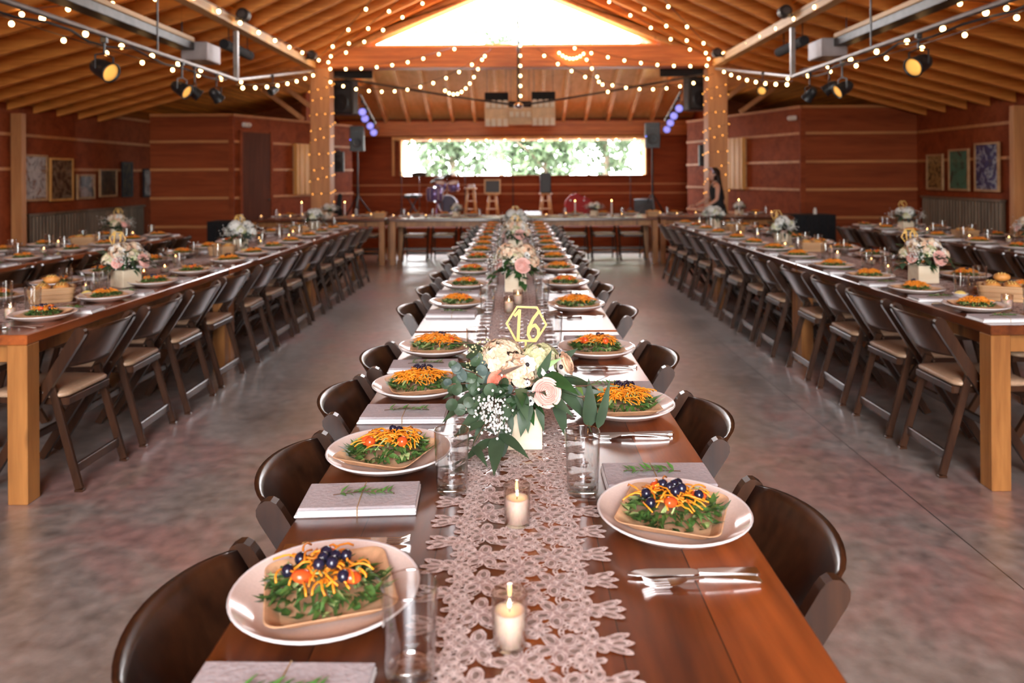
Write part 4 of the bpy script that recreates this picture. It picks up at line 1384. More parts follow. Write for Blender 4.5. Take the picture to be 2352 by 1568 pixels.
def setting(t, side, i, x, y, rz, total):
    """Plate, palm-leaf plate, salad, napkin, fork, knife and glass for one seat; local +x points across the table."""
    where = '%s from near end, %s of %s' % (ORD[i], side, TNAME[t]) if t != 'h' else '%s from the left along the head table' % ORD[i]
    far = y > 6.2
    c, s = math.cos(rz), math.sin(rz)
    L = lambda a, b, z: (x + a * c - b * s, y + a * s + b * c, z)
    j = lambda r: RC.uniform(-r, r)
    if not seen(L(0, 0, TZ), 140): return
    put(PLATE, L(0, 0, TZ), 0, 'round stoneware plate, ' + where, 'plate', 'dinner plates')
    a = rz + RC.choice([.35, -.3, .7, .15]) + j(.1)
    put(PALM, L(j(.004), j(.004), TZ + .0198), a, 'square palm-leaf plate, ' + where, 'plate', 'palm leaf plates')
    k = RC.choice([0, 0, 0, 1, 2, 3]) if t != 'c' else {('left side', 0): 1, ('left side', 1): 2, ('left side', 2): 3, ('left side', 3): 0, ('right side', 0): 1, ('right side', 1): 3, ('right side', 2): 2}.get((side, i), RC.choice([0, 0, 2, 3]))
    put(SALAD[k][0], L(0, 0, TZ + .0232), a + j(.6) if t != 'c' else 0 + j(.3), SALAD_WORDS[k] + ', ' + where, 'salad', 'salads', s=(1.16, 1.16, 1.12) if t == 'c' and i < 4 else (.95, .95, 1.0), simple=SALAD[k][1] if far else None)
    n = RC.randrange(3)
    put(NAPKIN[n][0], L(-.015 + j(.01), -.219 + j(.004), TZ + .0005), rz + PI * 0 + j(.05) + PI / 2 * 0, 'napkin tied with herb sprig, ' + where, 'napkin', 'napkins', simple=NAPKIN[n][1] if far else None)
    put(FORK, L(-.005 + j(.01), .205 + j(.006), TZ), rz + j(.05) + .04, 'steel fork, ' + where, 'fork', 'forks')
    put(KNIFE, L(-.005 + j(.01), .178 + j(.005), TZ), rz + j(.03), 'steel knife, ' + where, 'knife', 'knives')
    gp = L(.163 + j(.006), -.165 + j(.02), TZ + .0035)
    if min(math.hypot(gp[0] - a_[0], gp[1] - a_[1]) for a_ in ARR) < .25: gp = L(.17, .13, TZ + .0035)
    if min(math.hypot(gp[0] - a_[0], gp[1] - a_[1]) for a_ in ARR) < .20: gp = L(.165, .30, TZ + .0035)
    put(GLASS, gp, 0, 'clear drinking glass, ' + where, 'glass', 'drinking glasses')


CIN = {'c': .18, 'l': .085, 'r': .115, 'll': .13, 'rr': .165}


def seat(t, side, i, y, sg, total):
    """One chair and its setting; sg -1 for the side at smaller x."""
    edge = XC[t] + sg * TW / 2
    rz = 0 if sg < 0 else PI
    cx = edge - sg * CIN[t]
    if seen((edge + sg * .05, y, .6), 220):
        put(CHAIR, (cx + RC.uniform(-.012, .012), y + RC.uniform(-.012, .012), 0), rz + RC.uniform(-.03, .03), 'dark folding chair, %s from near end, %s of %s' % (ORD[i], side, TNAME[t]), 'chair', 'folding chairs')
    setting(t, side, i, edge - sg * .145, y, rz, total)


cl = [1.2, 1.8, 2.37, 2.90, 3.92, 4.56, 5.22, 6.0, 6.57, 7.14, 7.68, 8.37, 8.92, 9.48, 10.03]
cr = [1.467, 2.16, 2.86, 3.82, 4.6, 5.34, 6.0, 6.6, 7.2, 7.68, 8.37, 8.92, 9.48, 10.03]
for i, y in enumerate(cl): seat('c', 'left side', i, y, -1, len(cl))
for i, y in enumerate(cr): seat('c', 'right side', i, y, 1, len(cr))
for t, y0, n in (('l', 3.3, 12), ('r', 3.38, 12), ('ll', 4.22, 8), ('rr', 5.165, 8)):
    for i in range(n):
        y = y0 + .345 + .555 * (i % 4) + 2.35 * (i // 4)
        aisle = 1 if t in ('l', 'll') else -1
        seat(t, 'aisle side', i, y, aisle, n)
        seat(t, 'wall side', i, y, -aisle, n)
hx = [-3.9, -3.22, -2.54, -1.72, -1.23, -.74, 1.03, 1.52, 2.0, 2.75, 3.45, 4.15]
for i, x in enumerate(hx):
    put(CHAIR, (x, HY + TW / 2 - .17, 0), -PI / 2, 'dark wooden folding chair behind the head table, %s from the left' % ORD[i], 'chair', 'folding chairs')
    setting('h', '', i, x, HY + TW / 2 - .15, -PI / 2, len(hx))

# runners
RM = {}
fine = lace_mesh('lace_runner', 0, 1.0, 10.3, 3.0, .00135, .004)
solo('lace_runner', fine, 'pink and cream lace runner down the middle of the centre table', 'runner', loc=(0, 0, TZ))
for t, a, b_ in (('l', 3.34, 10.3), ('r', 3.42, 10.38), ('ll', 4.3, 8.88), ('rr', 5.2, 9.8)):
    solo('lace_runner', lace_mesh('lace_runner', 0, a, b_, a, .005, .005), 'lace runner down the middle of the ' + TNAME[t], 'runner', loc=(XC[t], 0, TZ))
solo('lace_runner', lace_mesh('lace_runner', 0, -4.45, 4.25, -4.5, .006, .006), 'pale lace runner along the head table', 'runner', loc=(.1, HY - .02, TZ), rot=(0, 0, PI / 2))

# centrepieces and their wooden numbers
def centre(K, x, y, words, num=None, nx=.02, ny=.04, nz=.27, tilt=0.0, s=1.0, rz=0.0, nw=''):
    if K is not HERO: s *= 1.15
    put(K, (x, y, TZ + .003), rz, 'flowers ' + words, 'flowers', 'flower arrangements', s=s)
    if num:
        put(number_kind(num), (x + nx, y + ny, TZ + nz * (1 if K is HERO else 1.12)), 0, 'gold hexagon table number ' + nw, 'table number', 'table numbers', rot=(0, tilt, 0))


centre(HERO, 0.008, 1.935, 'of cream hydrangea, pink rose and eucalyptus, largest, on the centre table', '16', .02, .045, .302, .04, nw='reading sixteen, in the largest arrangement on the centre table')
centre(BLUSH, .0, 4.48, 'of blush hydrangea and dark leaves, second along the centre table', None)
centre(CREAM, .0, 6.75, 'of cream flowers, third along the centre table', '14', .0, .03, .25, 0, nw='in the third arrangement along the centre table')
centre(WHITE, .0, 8.9, 'of white flowers, farthest on the centre table', '13', .0, .03, .25, 0, nw='in the farthest arrangement on the centre table')
centre(CREAM, -2.50, 4.75, 'of blush and cream flowers, nearest on the left table', '11', -.08, .05, .27, .1, rz=1.1, nw='in the nearest arrangement on the left table')
centre(WHITE, -2.60, 7.0, 'of white flowers in the middle of the left table', '07', -.02, .03, .26, -.15, rz=.4, nw='in the white flowers midway along the left table')
centre(WHITE, -2.60, 9.6, 'of white flowers at the far end of the left table', None, rz=2.0)
centre(CREAM, 2.60, 4.72, 'of cream hydrangea with a pink rose, nearest on the right table', '10', -.06, .05, .26, -.1, nw='in the nearest arrangement on the right table')
centre(WHITE, 2.62, 7.25, 'of white flowers in the middle of the right table', '8', -.05, .03, .26, 0, rz=.9, nw='in the white flowers midway along the right table')
centre(WHITE, 2.58, 9.65, 'of white flowers at the far end of the right table', None, rz=.2)
centre(CREAM, -4.55, 8.45, 'of white and cream flowers on the outer left table', '9', .0, .03, .27, 0, rz=2.2, nw='on the outer left table below the posters')
centre(WHITE, 4.72, 8.95, 'of white flowers at the far end of the outer right table', '5', -.02, .03, .28, 0, rz=1.6, nw='on the outer right table below the posters')
centre(CREAM, 4.86, 6.95, 'of green leaves and white flowers at the near end of the outer right table', None, rz=2.6)
for k, (px, w_) in enumerate(((755, 'beside the column with fairy lights'), (1048, 'in front of the drum kit'), (1366, 'between two tall white candles'), (1702, 'just behind the person in black'))):
    p = at(px, 490, HY)
    put(WHITE, (p.x, HY + (.05 if k < 3 else .1), TZ + .003), k * 1.3, 'white flowers on the head table ' + w_, 'flowers', 'flower arrangements', s=.95)

# candles
def votive(x, y, label, low=False, z=TZ + .0022):
    put(LOWVOTIVE if low else VOTIVE, (x, y, z), RC.uniform(0, 6), label, 'candle', 'votive candles')


cc = [(-.012, 1.10), (.0, 1.482), (-.035, 3.77), (.012, 3.99), (.05, 5.2), (-.05, 5.5), (.03, 6.1), (-.04, 7.3), (.05, 7.7), (-.02, 8.3), (.05, 9.4), (-.05, 9.9)]
for i, (x, y) in enumerate(cc):
    votive(x, y, 'lit white votive candle, %s from the near end of the centre table' % ORD[i])
for t in ('l', 'r', 'll', 'rr'):
    y0, y1 = YS[t][0] - 1.0, YS[t][-1] + 1.05
    n = 15 if t in 'lr' else 8
    skip = {'l': (4.75, 7.0, 9.6, 4.15, 6.62, 8.9), 'r': (4.72, 7.25, 9.65, 4.05, 6.65, 8.8), 'll': (8.45, 7.75), 'rr': (8.95, 6.95, 7.9)}[t]
    for i in range(n):
        y = y0 + (y1 - y0) * (i + .5) / n + RC.uniform(-.08, .08)
        if min(abs(y - q) for q in skip) < .19: y += .22 if RC.random() < .5 else -.22
        x = XC[t] + RC.choice([-.12, .12, .06, -.05]) + RC.uniform(-.03, .03)
        if min(abs(y - q) for q in skip) < .17: continue
        if seen((x, y, TZ)): votive(x, y, 'small lit votive candle, %s from the near end of the %s' % (ORD[i], TNAME[t]), i % 3 == 1)
hv = [600, 640, 667, 692, 811, 851, 904, 937, 978, 1202, 1255, 1300, 1428, 1518, 1555, 1600, 1736, 1775]
for i, px in enumerate(hv):
    p = at(px, 497, HY - .2)
    votive(p.x, HY - .2 + .06 * (i % 2), 'small lit votive candle, %s from the left along the head table' % ORD[i], i % 2 == 0)
for i, (px, w_) in enumerate(((693, 'left of the flowers by the left column'), (792, 'right of the flowers by the left column'), (1321, 'left of the flowers by the red case'), (1405, 'right of the flowers by the red case'), (1697, 'beside the person in black, at the right end'))):
    p = at(px, 490, HY)
    put(TAPER, (p.x, HY, TZ + .002), 0, 'tall white candle on the head table, ' + w_, 'candle', 'taper candles')

# bread and butter
def bread(x, y, words, n=5, rz=0.0, butter=None):
    put(BASKET, (x, y, TZ + .002), rz, 'small wooden bread box holding rolls, ' + words, 'basket', 'bread boxes')
    rn = random.Random(int(y * 100))
    sp = [(-.046, .032, .079), (.046, .032, .079), (-.046, -.032, .079), (.046, -.032, .079), (.0, .0, .127)]
    sp = sp[:4] if n == 4 else sp
    for i, (a, b_, c_) in enumerate(sp):
        ca, sa = math.cos(rz), math.sin(rz)
        put(BUN, (x + a * ca - b_ * sa, y + a * sa + b_ * ca, TZ + c_), 0, 'bread roll %s in the box %s' % (('at the far left', 'at the far right', 'at the near left', 'at the near right', 'on top')[i], words), 'bread roll', 'bread rolls', rot=(0, 0, rz + rn.uniform(-.2, .2)), s=.74)
    if butter:
        put(BUTTER, (x + butter[0], y + butter[1], TZ + .002), 0, 'white bowl of butter beside the bread, ' + words, 'bowl', 'butter bowls')


bread(-2.62, 4.18, 'nearest on the left table', 5, .5, (.14, .10))
bread(-2.62, 6.62, 'midway on the left table', 4, .2, (.16, .08))
bread(-2.60, 8.9, 'far on the left table', 4, .4)
bread(2.66, 4.05, 'nearest on the right table', 5, -.5, (-.21, .03))
bread(2.66, 6.65, 'midway on the right table', 4, -.2, (-.16, .05))
bread(2.6, 8.8, 'far on the right table', 4, .3)
bread(-4.5, 7.72, 'on the outer left table', 4, .3)
bread(4.8, 7.9, 'on the outer right table', 4, .1)
bread(at(874, 495, HY).x, HY - .05, 'on the left of the head table', 4)
bread(at(1498, 495, HY).x, HY - .05, 'on the right of the head table', 4)

# ------------------------------------------------------------------ walls: posters, panels, fixtures
def poster(X, sg, y0, y1, z0, z1, art, label, frame='crate_wood', mat_w=.03):
    cy, cz, w_, h = (y0 + y1) / 2, (z0 + z1) / 2, abs(y1 - y0), z1 - z0
    o = bpy.data.objects.new('framed_poster', None); o.location = (X + sg * .052, cy, cz); COL.objects.link(o)
    tag(o, label, 'poster', 'framed posters')
    fr = MB(); t = .035
    for s in (-1, 1):
        fr.add(cbox(.035, w_, t, .003, 0, 0, s * (h / 2 - t / 2)), frame).add(cbox(.035, t, h - 2 * t, .003, 0, s * (w_ / 2 - t / 2), 0), frame)
    child('frame', fr, o)
    child('picture', MB().add(cbox(.01, w_ - 2 * t, h - 2 * t, 0, -sg * .005, 0, 0), art), o)
    child('glazing', MB().add(cbox(.003, w_ - 2 * t, h - 2 * t, 0, sg * .008, 0, 0), 'poster_glass'), o)


glass('poster_glass', (.96, .96, .96), .6, .02)
art_material('art_pale', [(.25, .22, .20), (.62, .60, .58), (.70, .68, .66), (.40, .38, .38), (.30, .14, .06), (.72, .70, .68)], 6, bias=-.06)
art_material('art_sepia', [(.03, .022, .015), (.10, .07, .04), (.22, .17, .10), (.30, .26, .2), (.06, .04, .03)], 7)
art_material('art_pink', [(.05, .03, .02), (.10, .05, .03), (.45, .30, .24), (.5, .36, .3)], 5)
art_material('art_dark', [(.02, .015, .01), (.12, .05, .02), (.08, .04, .02), (.2, .1, .04)], 7)
art_material('art_black', [(.01, .01, .02), (.02, .015, .012), (.14, .09, .03), (.015, .015, .03)], 6)
art_material('art_ochre', [(.03, .02, .01), (.40, .26, .08), (.50, .34, .12), (.06, .04, .02), (.45, .3, .1)], 8)
art_material('art_teal', [(.01, .03, .025), (.02, .11, .08), (.03, .22, .15), (.04, .28, .2)], 5, bias=-.08)
art_material('art_blue', [(.01, .02, .10), (.015, .03, .18), (.40, .45, .55), (.02, .03, .12), (.6, .6, .62)], 6, bias=.03)


def yx(px, X): return X * F / (px - CX)


for (x0, x1, ya, yb, art, lab, fr) in (
        (42, 101, 355, 462, 'art_pale', 'white framed poster with a grey winged figure, largest on the left wall', 'crate_wood'),
        (107, 161, 363, 461, 'art_sepia', 'framed dark sepia poster of figures, beside the white poster on the left wall', 'honey_timber'),
        (170, 211, 400, 457, 'art_pink', 'small pinkish framed print with a dark shape, left wall', 'crate_wood'),
        (222, 262, 388, 452, 'art_dark', 'framed dark orange print, beside the small pinkish print', 'crate_wood'),
        (274, 298, 372, 452, 'art_black', 'black framed poster, darkest on the left wall', 'black_plastic'),
        (323, 352, 388, 452, 'art_pale', 'pale framed print partly hidden by the wall corner, last on the left wall', 'black_plastic')):
    a, b_ = yx(x0, XL), yx(x1, XL)
    m = (a + b_) / 2
    poster(XL, 1, a, b_, at((x0 + x1) / 2, yb, m).z, at((x0 + x1) / 2, ya, m).z, art, lab, fr)
for (x0, x1, ya, yb, art, lab) in (
        (2135, 2173, 354, 436, 'art_ochre', 'framed ochre poster with a black design, smallest on the right wall'),
        (2186, 2233, 342, 438, 'art_teal', 'framed teal green poster, middle of three on the right wall'),
        (2246, 2303, 327, 440, 'art_blue', 'framed blue and white poster, largest on the right wall')):
    a, b_ = yx(x1, XR), yx(x0, XR)
    m = (a + b_) / 2
    poster(XR, -1, a, b_, at((x0 + x1) / 2, yb, m).z, at((x0 + x1) / 2, ya, m).z, art, lab)


def slat_panel(A, B, t0, t1, z0, z1, sgn, label):
    u = (B - A).normalized(); n_ = Vector((u.y, -u.x, 0)) * sgn
    o = bpy.data.objects.new('slat_panel', None); COL.objects.link(o)
    p0, p1 = A.lerp(B, t0), A.lerp(B, t1)
    mid = (p0 + p1) / 2
    o.location = (mid.x, mid.y, z0)
    tag(o, label, 'wall panel', 'slatted wood panels')
    k = 7
    for i in range(k):
        c = p0.lerp(p1, (i + .5) / k) - mid
        b = MB().add(beam(c + n_ * (.075 + .012 * (i % 2)), c + n_ * (.075 + .012 * (i % 2)) + Vector((0, 0, z1 - z0)), (p1 - p0).length / k * .93, .09, .004, up=n_), 'honey_timber')
        child('slat', b, o)
    child('backing', MB().add(beam((p0 - mid) + n_ * .022 + Vector((0, 0, (z1 - z0) / 2)), (p1 - mid) + n_ * .022 + Vector((0, 0, (z1 - z0) / 2)), .03, z1 - z0, 0), 'crate_wood'), o)


slat_panel(AL0, AL1, .45, .60, 1.08, 2.15, 1, 'vertical yellow wood slat panel on the wall, beside the left column')
slat_panel(AR0, AR1, .42, .57, 1.13, 2.22, -1, 'vertical yellow wood slat panel on the wall, beside the right column')


def loudspeaker(name, c, sx, sy, sz, rz, label, group, led=None, bracket=None):
    o = bpy.data.objects.new(name, None); o.location = c; o.rotation_euler = (0, 0, rz); COL.objects.link(o)
    tag(o, label, 'loudspeaker', group)
    child('cabinet', MB().add(loft([[(x * sx / 2 * k, y * sy / 2 + (.0 if y < 0 else -.04 * (1 - k)), z) for (x, y) in ((-.9, -1), (.9, -1), (1, -.8), (1, .2), (.6, 1), (-.6, 1), (-1, .2), (-1, -.8))] for (z, k) in ((0, .94), (.015, 1), (sz - .015, 1), (sz, .94))]), 'black_plastic'), o)
    g = MB().add(cbox(sx * .80, .012, sz * .86, .004, 0, -sy / 2 - .004, sz / 2), 'speaker_grille')
    gi = child('grille', g, o)
    child('woofer', MB().add(lathe([(sx * .34, 0), (sx * .30, .008), (sx * .12, .0), (.0001, .006)], 24), 'black_plastic', T(0, -sy / 2 - .010, sz * .34, PI / 2)), gi)
    child('horn', MB().add(cbox(sx * .5, .012, sz * .14, .005, 0, -sy / 2 - .010, sz * .78), 'black_plastic'), gi)
    if led: child('indicator_light', MB().add(ball(.012, 8, 6), 'led_blue', T(-sx * .44, -sy / 2 - .012, sz * .45)), o)
    if bracket: child('bracket', MB().add(cbox(.05, .05, bracket, .004, 0, sy / 2 + .0, sz + bracket / 2 - .02), 'dark_steel'), o)
    return o


loudspeaker('hanging_loudspeaker', (-3.42, 15.0, 2.70), .50, .42, .68, -.25, 'large black loudspeaker hung beside the left column', 'hung loudspeakers', bracket=.7)
loudspeaker('hanging_loudspeaker', (3.66, 15.0, 2.74), .48, .42, .66, .25, 'large black loudspeaker hung beside the right column', 'hung loudspeakers', bracket=.7)
pl = AL0.lerp(AL1, .80); nl = Vector((ua.y, -ua.x, 0))
loudspeaker('wall_loudspeaker', pl + nl * .17 + Vector((0, 0, 1.55)), .27, .2, .46, .1, 'small black loudspeaker on a wall bracket right of the left column', 'wall loudspeakers', bracket=.06)
pr = at(1620, 385, 15.2)
loudspeaker('wall_loudspeaker', (pr.x - .05, 15.0, 1.62), .27, .2, .43, -.1, 'small dark loudspeaker mounted left of the right column', 'wall loudspeakers', bracket=.06)
for x0, lab in ((-3.28, 'left'), (3.35, 'right')):
    solo('black_valance', MB().add(cbox(1.0, .03, .26, .004, x0, 14.5, 3.50), 'black_cloth').add(cbox(1.0, .06, .03, .004, x0, 14.5, 3.64), 'dark_steel'), 'short black cloth valance under the tie beam, %s side of the stage opening' % lab, 'valance', 'black valances')
for (x, y, n_, lab) in ((at(568, 278, 14).x, 14.25, nl, 'left'), (at(1811, 268, 14).x, 14.32, Vector((-.95, -.31, 0)), 'right')):
    zz = 2.46 if lab == 'left' else 2.52
    tpos = AL0 + (AL1 - AL0) * .085 + nl * .05 if lab == 'left' else AR0 + (AR1 - AR0) * .05 + n_ * .05
    solo('emergency_light', MB().add(cbox(.20, .07, .09, .02, 0, 0, 0), 'white_enamel').add(lathe([(.03, 0), (.035, .02), (.0001, .025)], 12), 'white_enamel', T(-.05, -.035, 0, PI / 2)).add(lathe([(.03, 0), (.035, .02), (.0001, .025)], 12), 'white_enamel', T(.05, -.035, 0, PI / 2)),
         'small white emergency light high on the %s angled wall' % lab, 'emergency light', 'emergency lights', loc=(tpos.x, tpos.y, zz), rot=(0, 0, 1.15 if lab == 'left' else -1.2))
for (px0, px1, py0, Y, lab) in ((487, 577, 507, 12.95, 'left'), (1806, 1908, 492, 12.9, 'right')):
    a, b_ = at(px0, py0, Y), at(px1, py0, Y)
    bb = MB().add(cbox(b_.x - a.x, .45, a.z, .01, (a.x + b_.x) / 2, Y, a.z / 2), 'black_cloth')
    for k in range(9):
        xx = a.x + (k + .5) / 9 * (b_.x - a.x)
        bb.add(tube([(xx, Y - .225, .02), (xx, Y - .228, a.z - .03)], .02, 6), 'black_cloth')
    solo('draped_bar', bb, 'black draped box standing at the %s end of the head table' % lab, 'draped box', 'black draped boxes')
    c = at(px0 + (68 if lab == 'left' else 66), py0 - 12, Y)
    solo('salt_shaker' if False else 'small_jar', MB().add(lathe([(.03, 0), (.032, .01), (.03, .07), (.02, .09), (.022, .11), (.0001, .112)], 12), 'white_enamel'), 'small white jar standing on the black draped box, %s side' % lab, 'jar', 'small jars', loc=(c.x, Y, a.z))

# ------------------------------------------------------------------ stage
SZ = .40


def tripod(name, x, y, z0, h, label, cat, group, boom=False, spread=.42, r=.014, leg_z=.42, mic=False):
    o = bpy.data.objects.new(name, None); o.location = (x, y, z0); COL.objects.link(o)
    tag(o, label, cat, group)
    child("pole", MB().add(tube([(0, 0, .06), (0, 0, h * .55)], r * 1.25, 10), "black_plastic").add(tube([(0, 0, h * .5), (0, 0, h)], r, 10), 'dark_steel'), o)
    for k in range(3):
        a = PI / 6 + k * 2 * PI / 3
        child('leg', MB().add(tube([(0, 0, leg_z), (math.cos(a) * spread, math.sin(a) * spread, .012)], r * .8, 8), 'black_plastic').add(ball(r, 8, 6), 'black_plastic', T(math.cos(a) * spread, math.sin(a) * spread, r)), o)
    if mic:
        child('microphone', MB().add(tube([(0, 0, h - .02), (0, -.02, h + .14)], [.010, .014], 8), 'black_plastic').add(ball(.026, 10, 8), 'speaker_grille', T(0, -.022, h + .16)), o)
    return o


for (px, Y, zt, lab, sx, sz) in ((822, 16.75, 2.02, 'left', .32, .56), (1499, 16.75, 2.06, 'right', .34, .56)):
    p = at(px, 490, Y)
    tripod('speaker_stand', p.x, Y, SZ, zt - SZ, 'black tripod speaker stand on the %s of the stage' % lab, 'stand', 'speaker stands', spread=.46, r=.019, leg_z=.62)
    loudspeaker('stand_loudspeaker', (p.x, Y, zt), sx, .34, sz, .12 if lab == 'left' else -.12, 'black loudspeaker on a tripod stand, %s of the stage window' % lab, 'stand loudspeakers', led=True)
for (px, Y, py, lab) in ((1448, 18.6, 396, 'near the amplifier'), (1178, 17.5, 360, 'in the middle of the stage, before the window'), (922, 18.9, 402, 'left of the drum kit'), (1068, 18.9, 402, 'beside the wooden stool by the drums')):
    p = at(px, py, Y)
    tripod('microphone_stand', p.x, Y, SZ, p.z - SZ - .1, 'thin black microphone stand ' + lab, 'microphone stand', 'microphone stands', r=.010, spread=.30, leg_z=.22, mic=True)


def stool(px, Y, h, label):
    p = at(px, 430, Y)
    o = bpy.data.objects.new('bar_stool', None); o.location = (p.x, Y, SZ); o.rotation_euler = (0, 0, .2); COL.objects.link(o)
    tag(o, label, 'stool', 'wooden bar stools')
    child('seat', MB().add(lathe([(.0001, h - .035), (.15, h - .035), (.165, h - .02), (.16, h), (.0001, h - .006)], 24), 'stool_wood', smooth=True), o)
    for k in range(4):
        a = PI / 4 + k * PI / 2
        child('leg', MB().add(tube([(math.cos(a) * .20, math.sin(a) * .20, 0), (math.cos(a) * .11, math.sin(a) * .11, h - .03)], [.016, .021], 10), 'stool_wood', smooth=True), o)
    for zz, rr in ((.22, .178), (.42, .158)):
        for k in range(4):
            a, b_ = PI / 4 + k * PI / 2, PI / 4 + (k + 1) * PI / 2
            child('rung', MB().add(tube([(math.cos(a) * rr, math.sin(a) * rr, zz), (math.cos(b_) * rr, math.sin(b_) * rr, zz)], .009, 8), 'stool_wood'), o)
    return p.x


Ys = 18.4
x1 = stool(1081, Ys, .75, 'plain wooden bar stool beside the drum kit')
x2 = stool(1131, Ys, .60, 'wooden bar stool carrying the framed chalkboard')
x3 = stool(1253, Ys, .61, 'wooden bar stool carrying the black box')
solo('folded_cloth', MB().add(cbox(.18, .16, .09, .03, 0, 0, .045), 'drum_head'), 'pale folded cloth lying on the plain stool', 'cloth', loc=(x1 + .02, Ys, SZ + .75))
cb = bpy.data.objects.new('chalkboard', None); cb.location = (x2, Ys - .02, SZ + .60); cb.rotation_euler = (-.12, 0, 0); COL.objects.link(cb)
tag(cb, 'small framed chalkboard propped on a wooden bar stool', 'chalkboard')
fr = MB()
for s in (-1, 1): fr.add(cbox(.42, .025, .035, .003, 0, 0, .18 + s * .165), 'stool_wood').add(cbox(.035, .025, .30, .003, s * .19, 0, .18), 'stool_wood')
child('frame', fr, cb); child('slate', MB().add(cbox(.35, .012, .30, 0, 0, .003, .18), 'speaker_grille'), cb)
bx = solo('equipment_case', MB().add(cbox(.27, .22, .50, .02, 0, 0, .25), 'speaker_grille').add(tube([(-.06, 0, .49), (-.05, 0, .54), (.05, 0, .54), (.06, 0, .49)], .009, 6), 'black_plastic'), 'tall black case standing on a wooden bar stool', 'case', loc=(x3, Ys, SZ + .61))
am = bpy.data.objects.new('guitar_amplifier', None); am.location = (at(1480, 480, 18.2).x, 18.2, SZ); am.rotation_euler = (0, 0, -.15); COL.objects.link(am)
tag(am, 'black guitar amplifier on the stage floor by the right speaker stand', 'amplifier')
child('cabinet', MB().add(cbox(.50, .28, .45, .02, 0, 0, .225), 'black_plastic'), am)
child('grille', MB().add(cbox(.44, .012, .32, .003, 0, -.145, .18), 'speaker_grille'), am)
child('handle', MB().add(tube([(-.08, 0, .45), (-.06, 0, .48), (.06, 0, .48), (.08, 0, .45)], .009, 6), 'black_plastic'), am)
# red case: two lobes and a neck, lying against the wall
gc = bpy.data.objects.new('guitar_case', None); gx = at(1330, 470, 18.6).x; gc.location = (gx, 18.6, SZ); COL.objects.link(gc)
tag(gc, 'dark red guitar case resting on its side on the stage', 'guitar case')
out = []
for i in range(40):
    a = 2 * PI * i / 40
    x = .36 * math.cos(a); r_ = .285 if x < -.02 else .20
    z = math.sin(a) * (r_ if abs(math.cos(a)) > .25 else .26)
    out.append((x - .0, z))
out = [(.36 * math.cos(a) , math.sin(a) * (.30 - .10 * max(0, math.cos(a - .2)) - .05 * math.exp(-((math.cos(a) - .25) / .18) ** 2))) for a in [2 * PI * i / 40 for i in range(40)]]
rr = []
for (q, y) in ((.93, -.075), (1, -.06), (1, .06), (.93, .075)):
    rr.append([(x * q, y, .30 + z * q) for (x, z) in out])
child('body_shell', MB().add(loft(rr), 'red_case', smooth=False), gc)
child('handle', MB().add(tube([(-.16, 0, .56), (-.15, 0, .62), (-.05, 0, .62), (-.04, 0, .56)], .012, 6), 'black_plastic'), gc)
for x in (-.22, .12): child('latch', MB().add(cbox(.05, .03, .04, .004, x, -.075, .42), 'chrome'), gc)
mx = bpy.data.objects.new('mixing_desk', None); mx.location = (at(1212, 485, 18.0).x, 18.0, SZ); COL.objects.link(mx)
tag(mx, 'low black mixing desk on the stage floor, middle of the stage', 'mixing desk')
child('housing', MB().add(slab([(-.33, -.2, 0), (-.33, .2, 0), (-.33, .2, .17), (-.33, -.2, .09)], (.66, 0, 0)), 'black_plastic'), mx)
kb = MB()
for i in range(10): kb.add(lathe([(.012, 0), (.010, .02), (.0001, .021)], 8), 'chrome', T(-.28 + .062 * i, -.05 + .08 * (i % 2), .14 + .016 * (i % 2)))
child('knobs', kb, mx)['kind'] = 'stuff'
# keyboard on an x stand, cymbals, drums
kx = at(948, 450, 18.3).x
kbd = bpy.data.objects.new('keyboard', None); kbd.location = (kx, 18.3, SZ + .52); COL.objects.link(kbd)
tag(kbd, 'black keyboard on a crossed stand, left of the drums', 'keyboard')
child('case', MB().add(cbox(.34, .9, .07, .01, 0, 0, .035), 'black_plastic'), kbd)
child('keys', MB().add(cbox(.14, .82, .012, .002, .08, 0, .074), 'drum_head'), kbd)
ks = bpy.data.objects.new('keyboard_stand', None); ks.location = (kx, 18.3, SZ); COL.objects.link(ks)
tag(ks, 'black crossed stand under the keyboard', 'stand')
for s in (-1, 1): child('leg', MB().add(beam((-.18 * s, s * .02, .0), (.12 * s, s * .02, .52), .03, .03, .003, up=(0, 1, 0)), 'black_plastic'), ks)
for s in (-.18, .18): child('foot_bar', MB().add(cbox(.03, .5, .025, .003, s, 0, .0125), 'black_plastic'), ks)


def cymbal(px, py, Y, r, tilt, label):
    p = at(px, py, Y)
    o = bpy.data.objects.new('cymbal_stand', None); o.location = (p.x, Y, SZ); COL.objects.link(o)
    tag(o, label, 'cymbal', 'cymbals on stands')
    h = p.z - SZ
    child('pole', MB().add(tube([(0, 0, .05), (0, 0, h * .6)], .013, 8), 'chrome').add(tube([(0, 0, h * .55), (0, 0, h + .03)], .009, 8), 'chrome'), o)
    for k in range(3):
        a = .5 + k * 2.094
        child('leg', MB().add(tube([(0, 0, .32), (math.cos(a) * .15, math.sin(a) * .15, .01)], .009, 6), 'chrome'), o)
    child('cymbal', MB().add(lathe([(.012, .03), (.035, .028), (.05, .012), (r, -.02), (r, -.023), (.05, .009), (.012, .026)], 32), 'brass_cymbal', T(0, 0, h, tilt[0], tilt[1]), True), o)


cymbal(963, 398, 17.75, .215, (.26, 0), 'flat dark cymbal on a chrome stand, left end of the drum kit')
cymbal(1003, 412, 18.95, .19, (.25, -.35), 'tilted dark cymbal over the drums')
cymbal(1027, 402, 19.2, .20, (.2, -.30), 'higher tilted cymbal behind the drums')


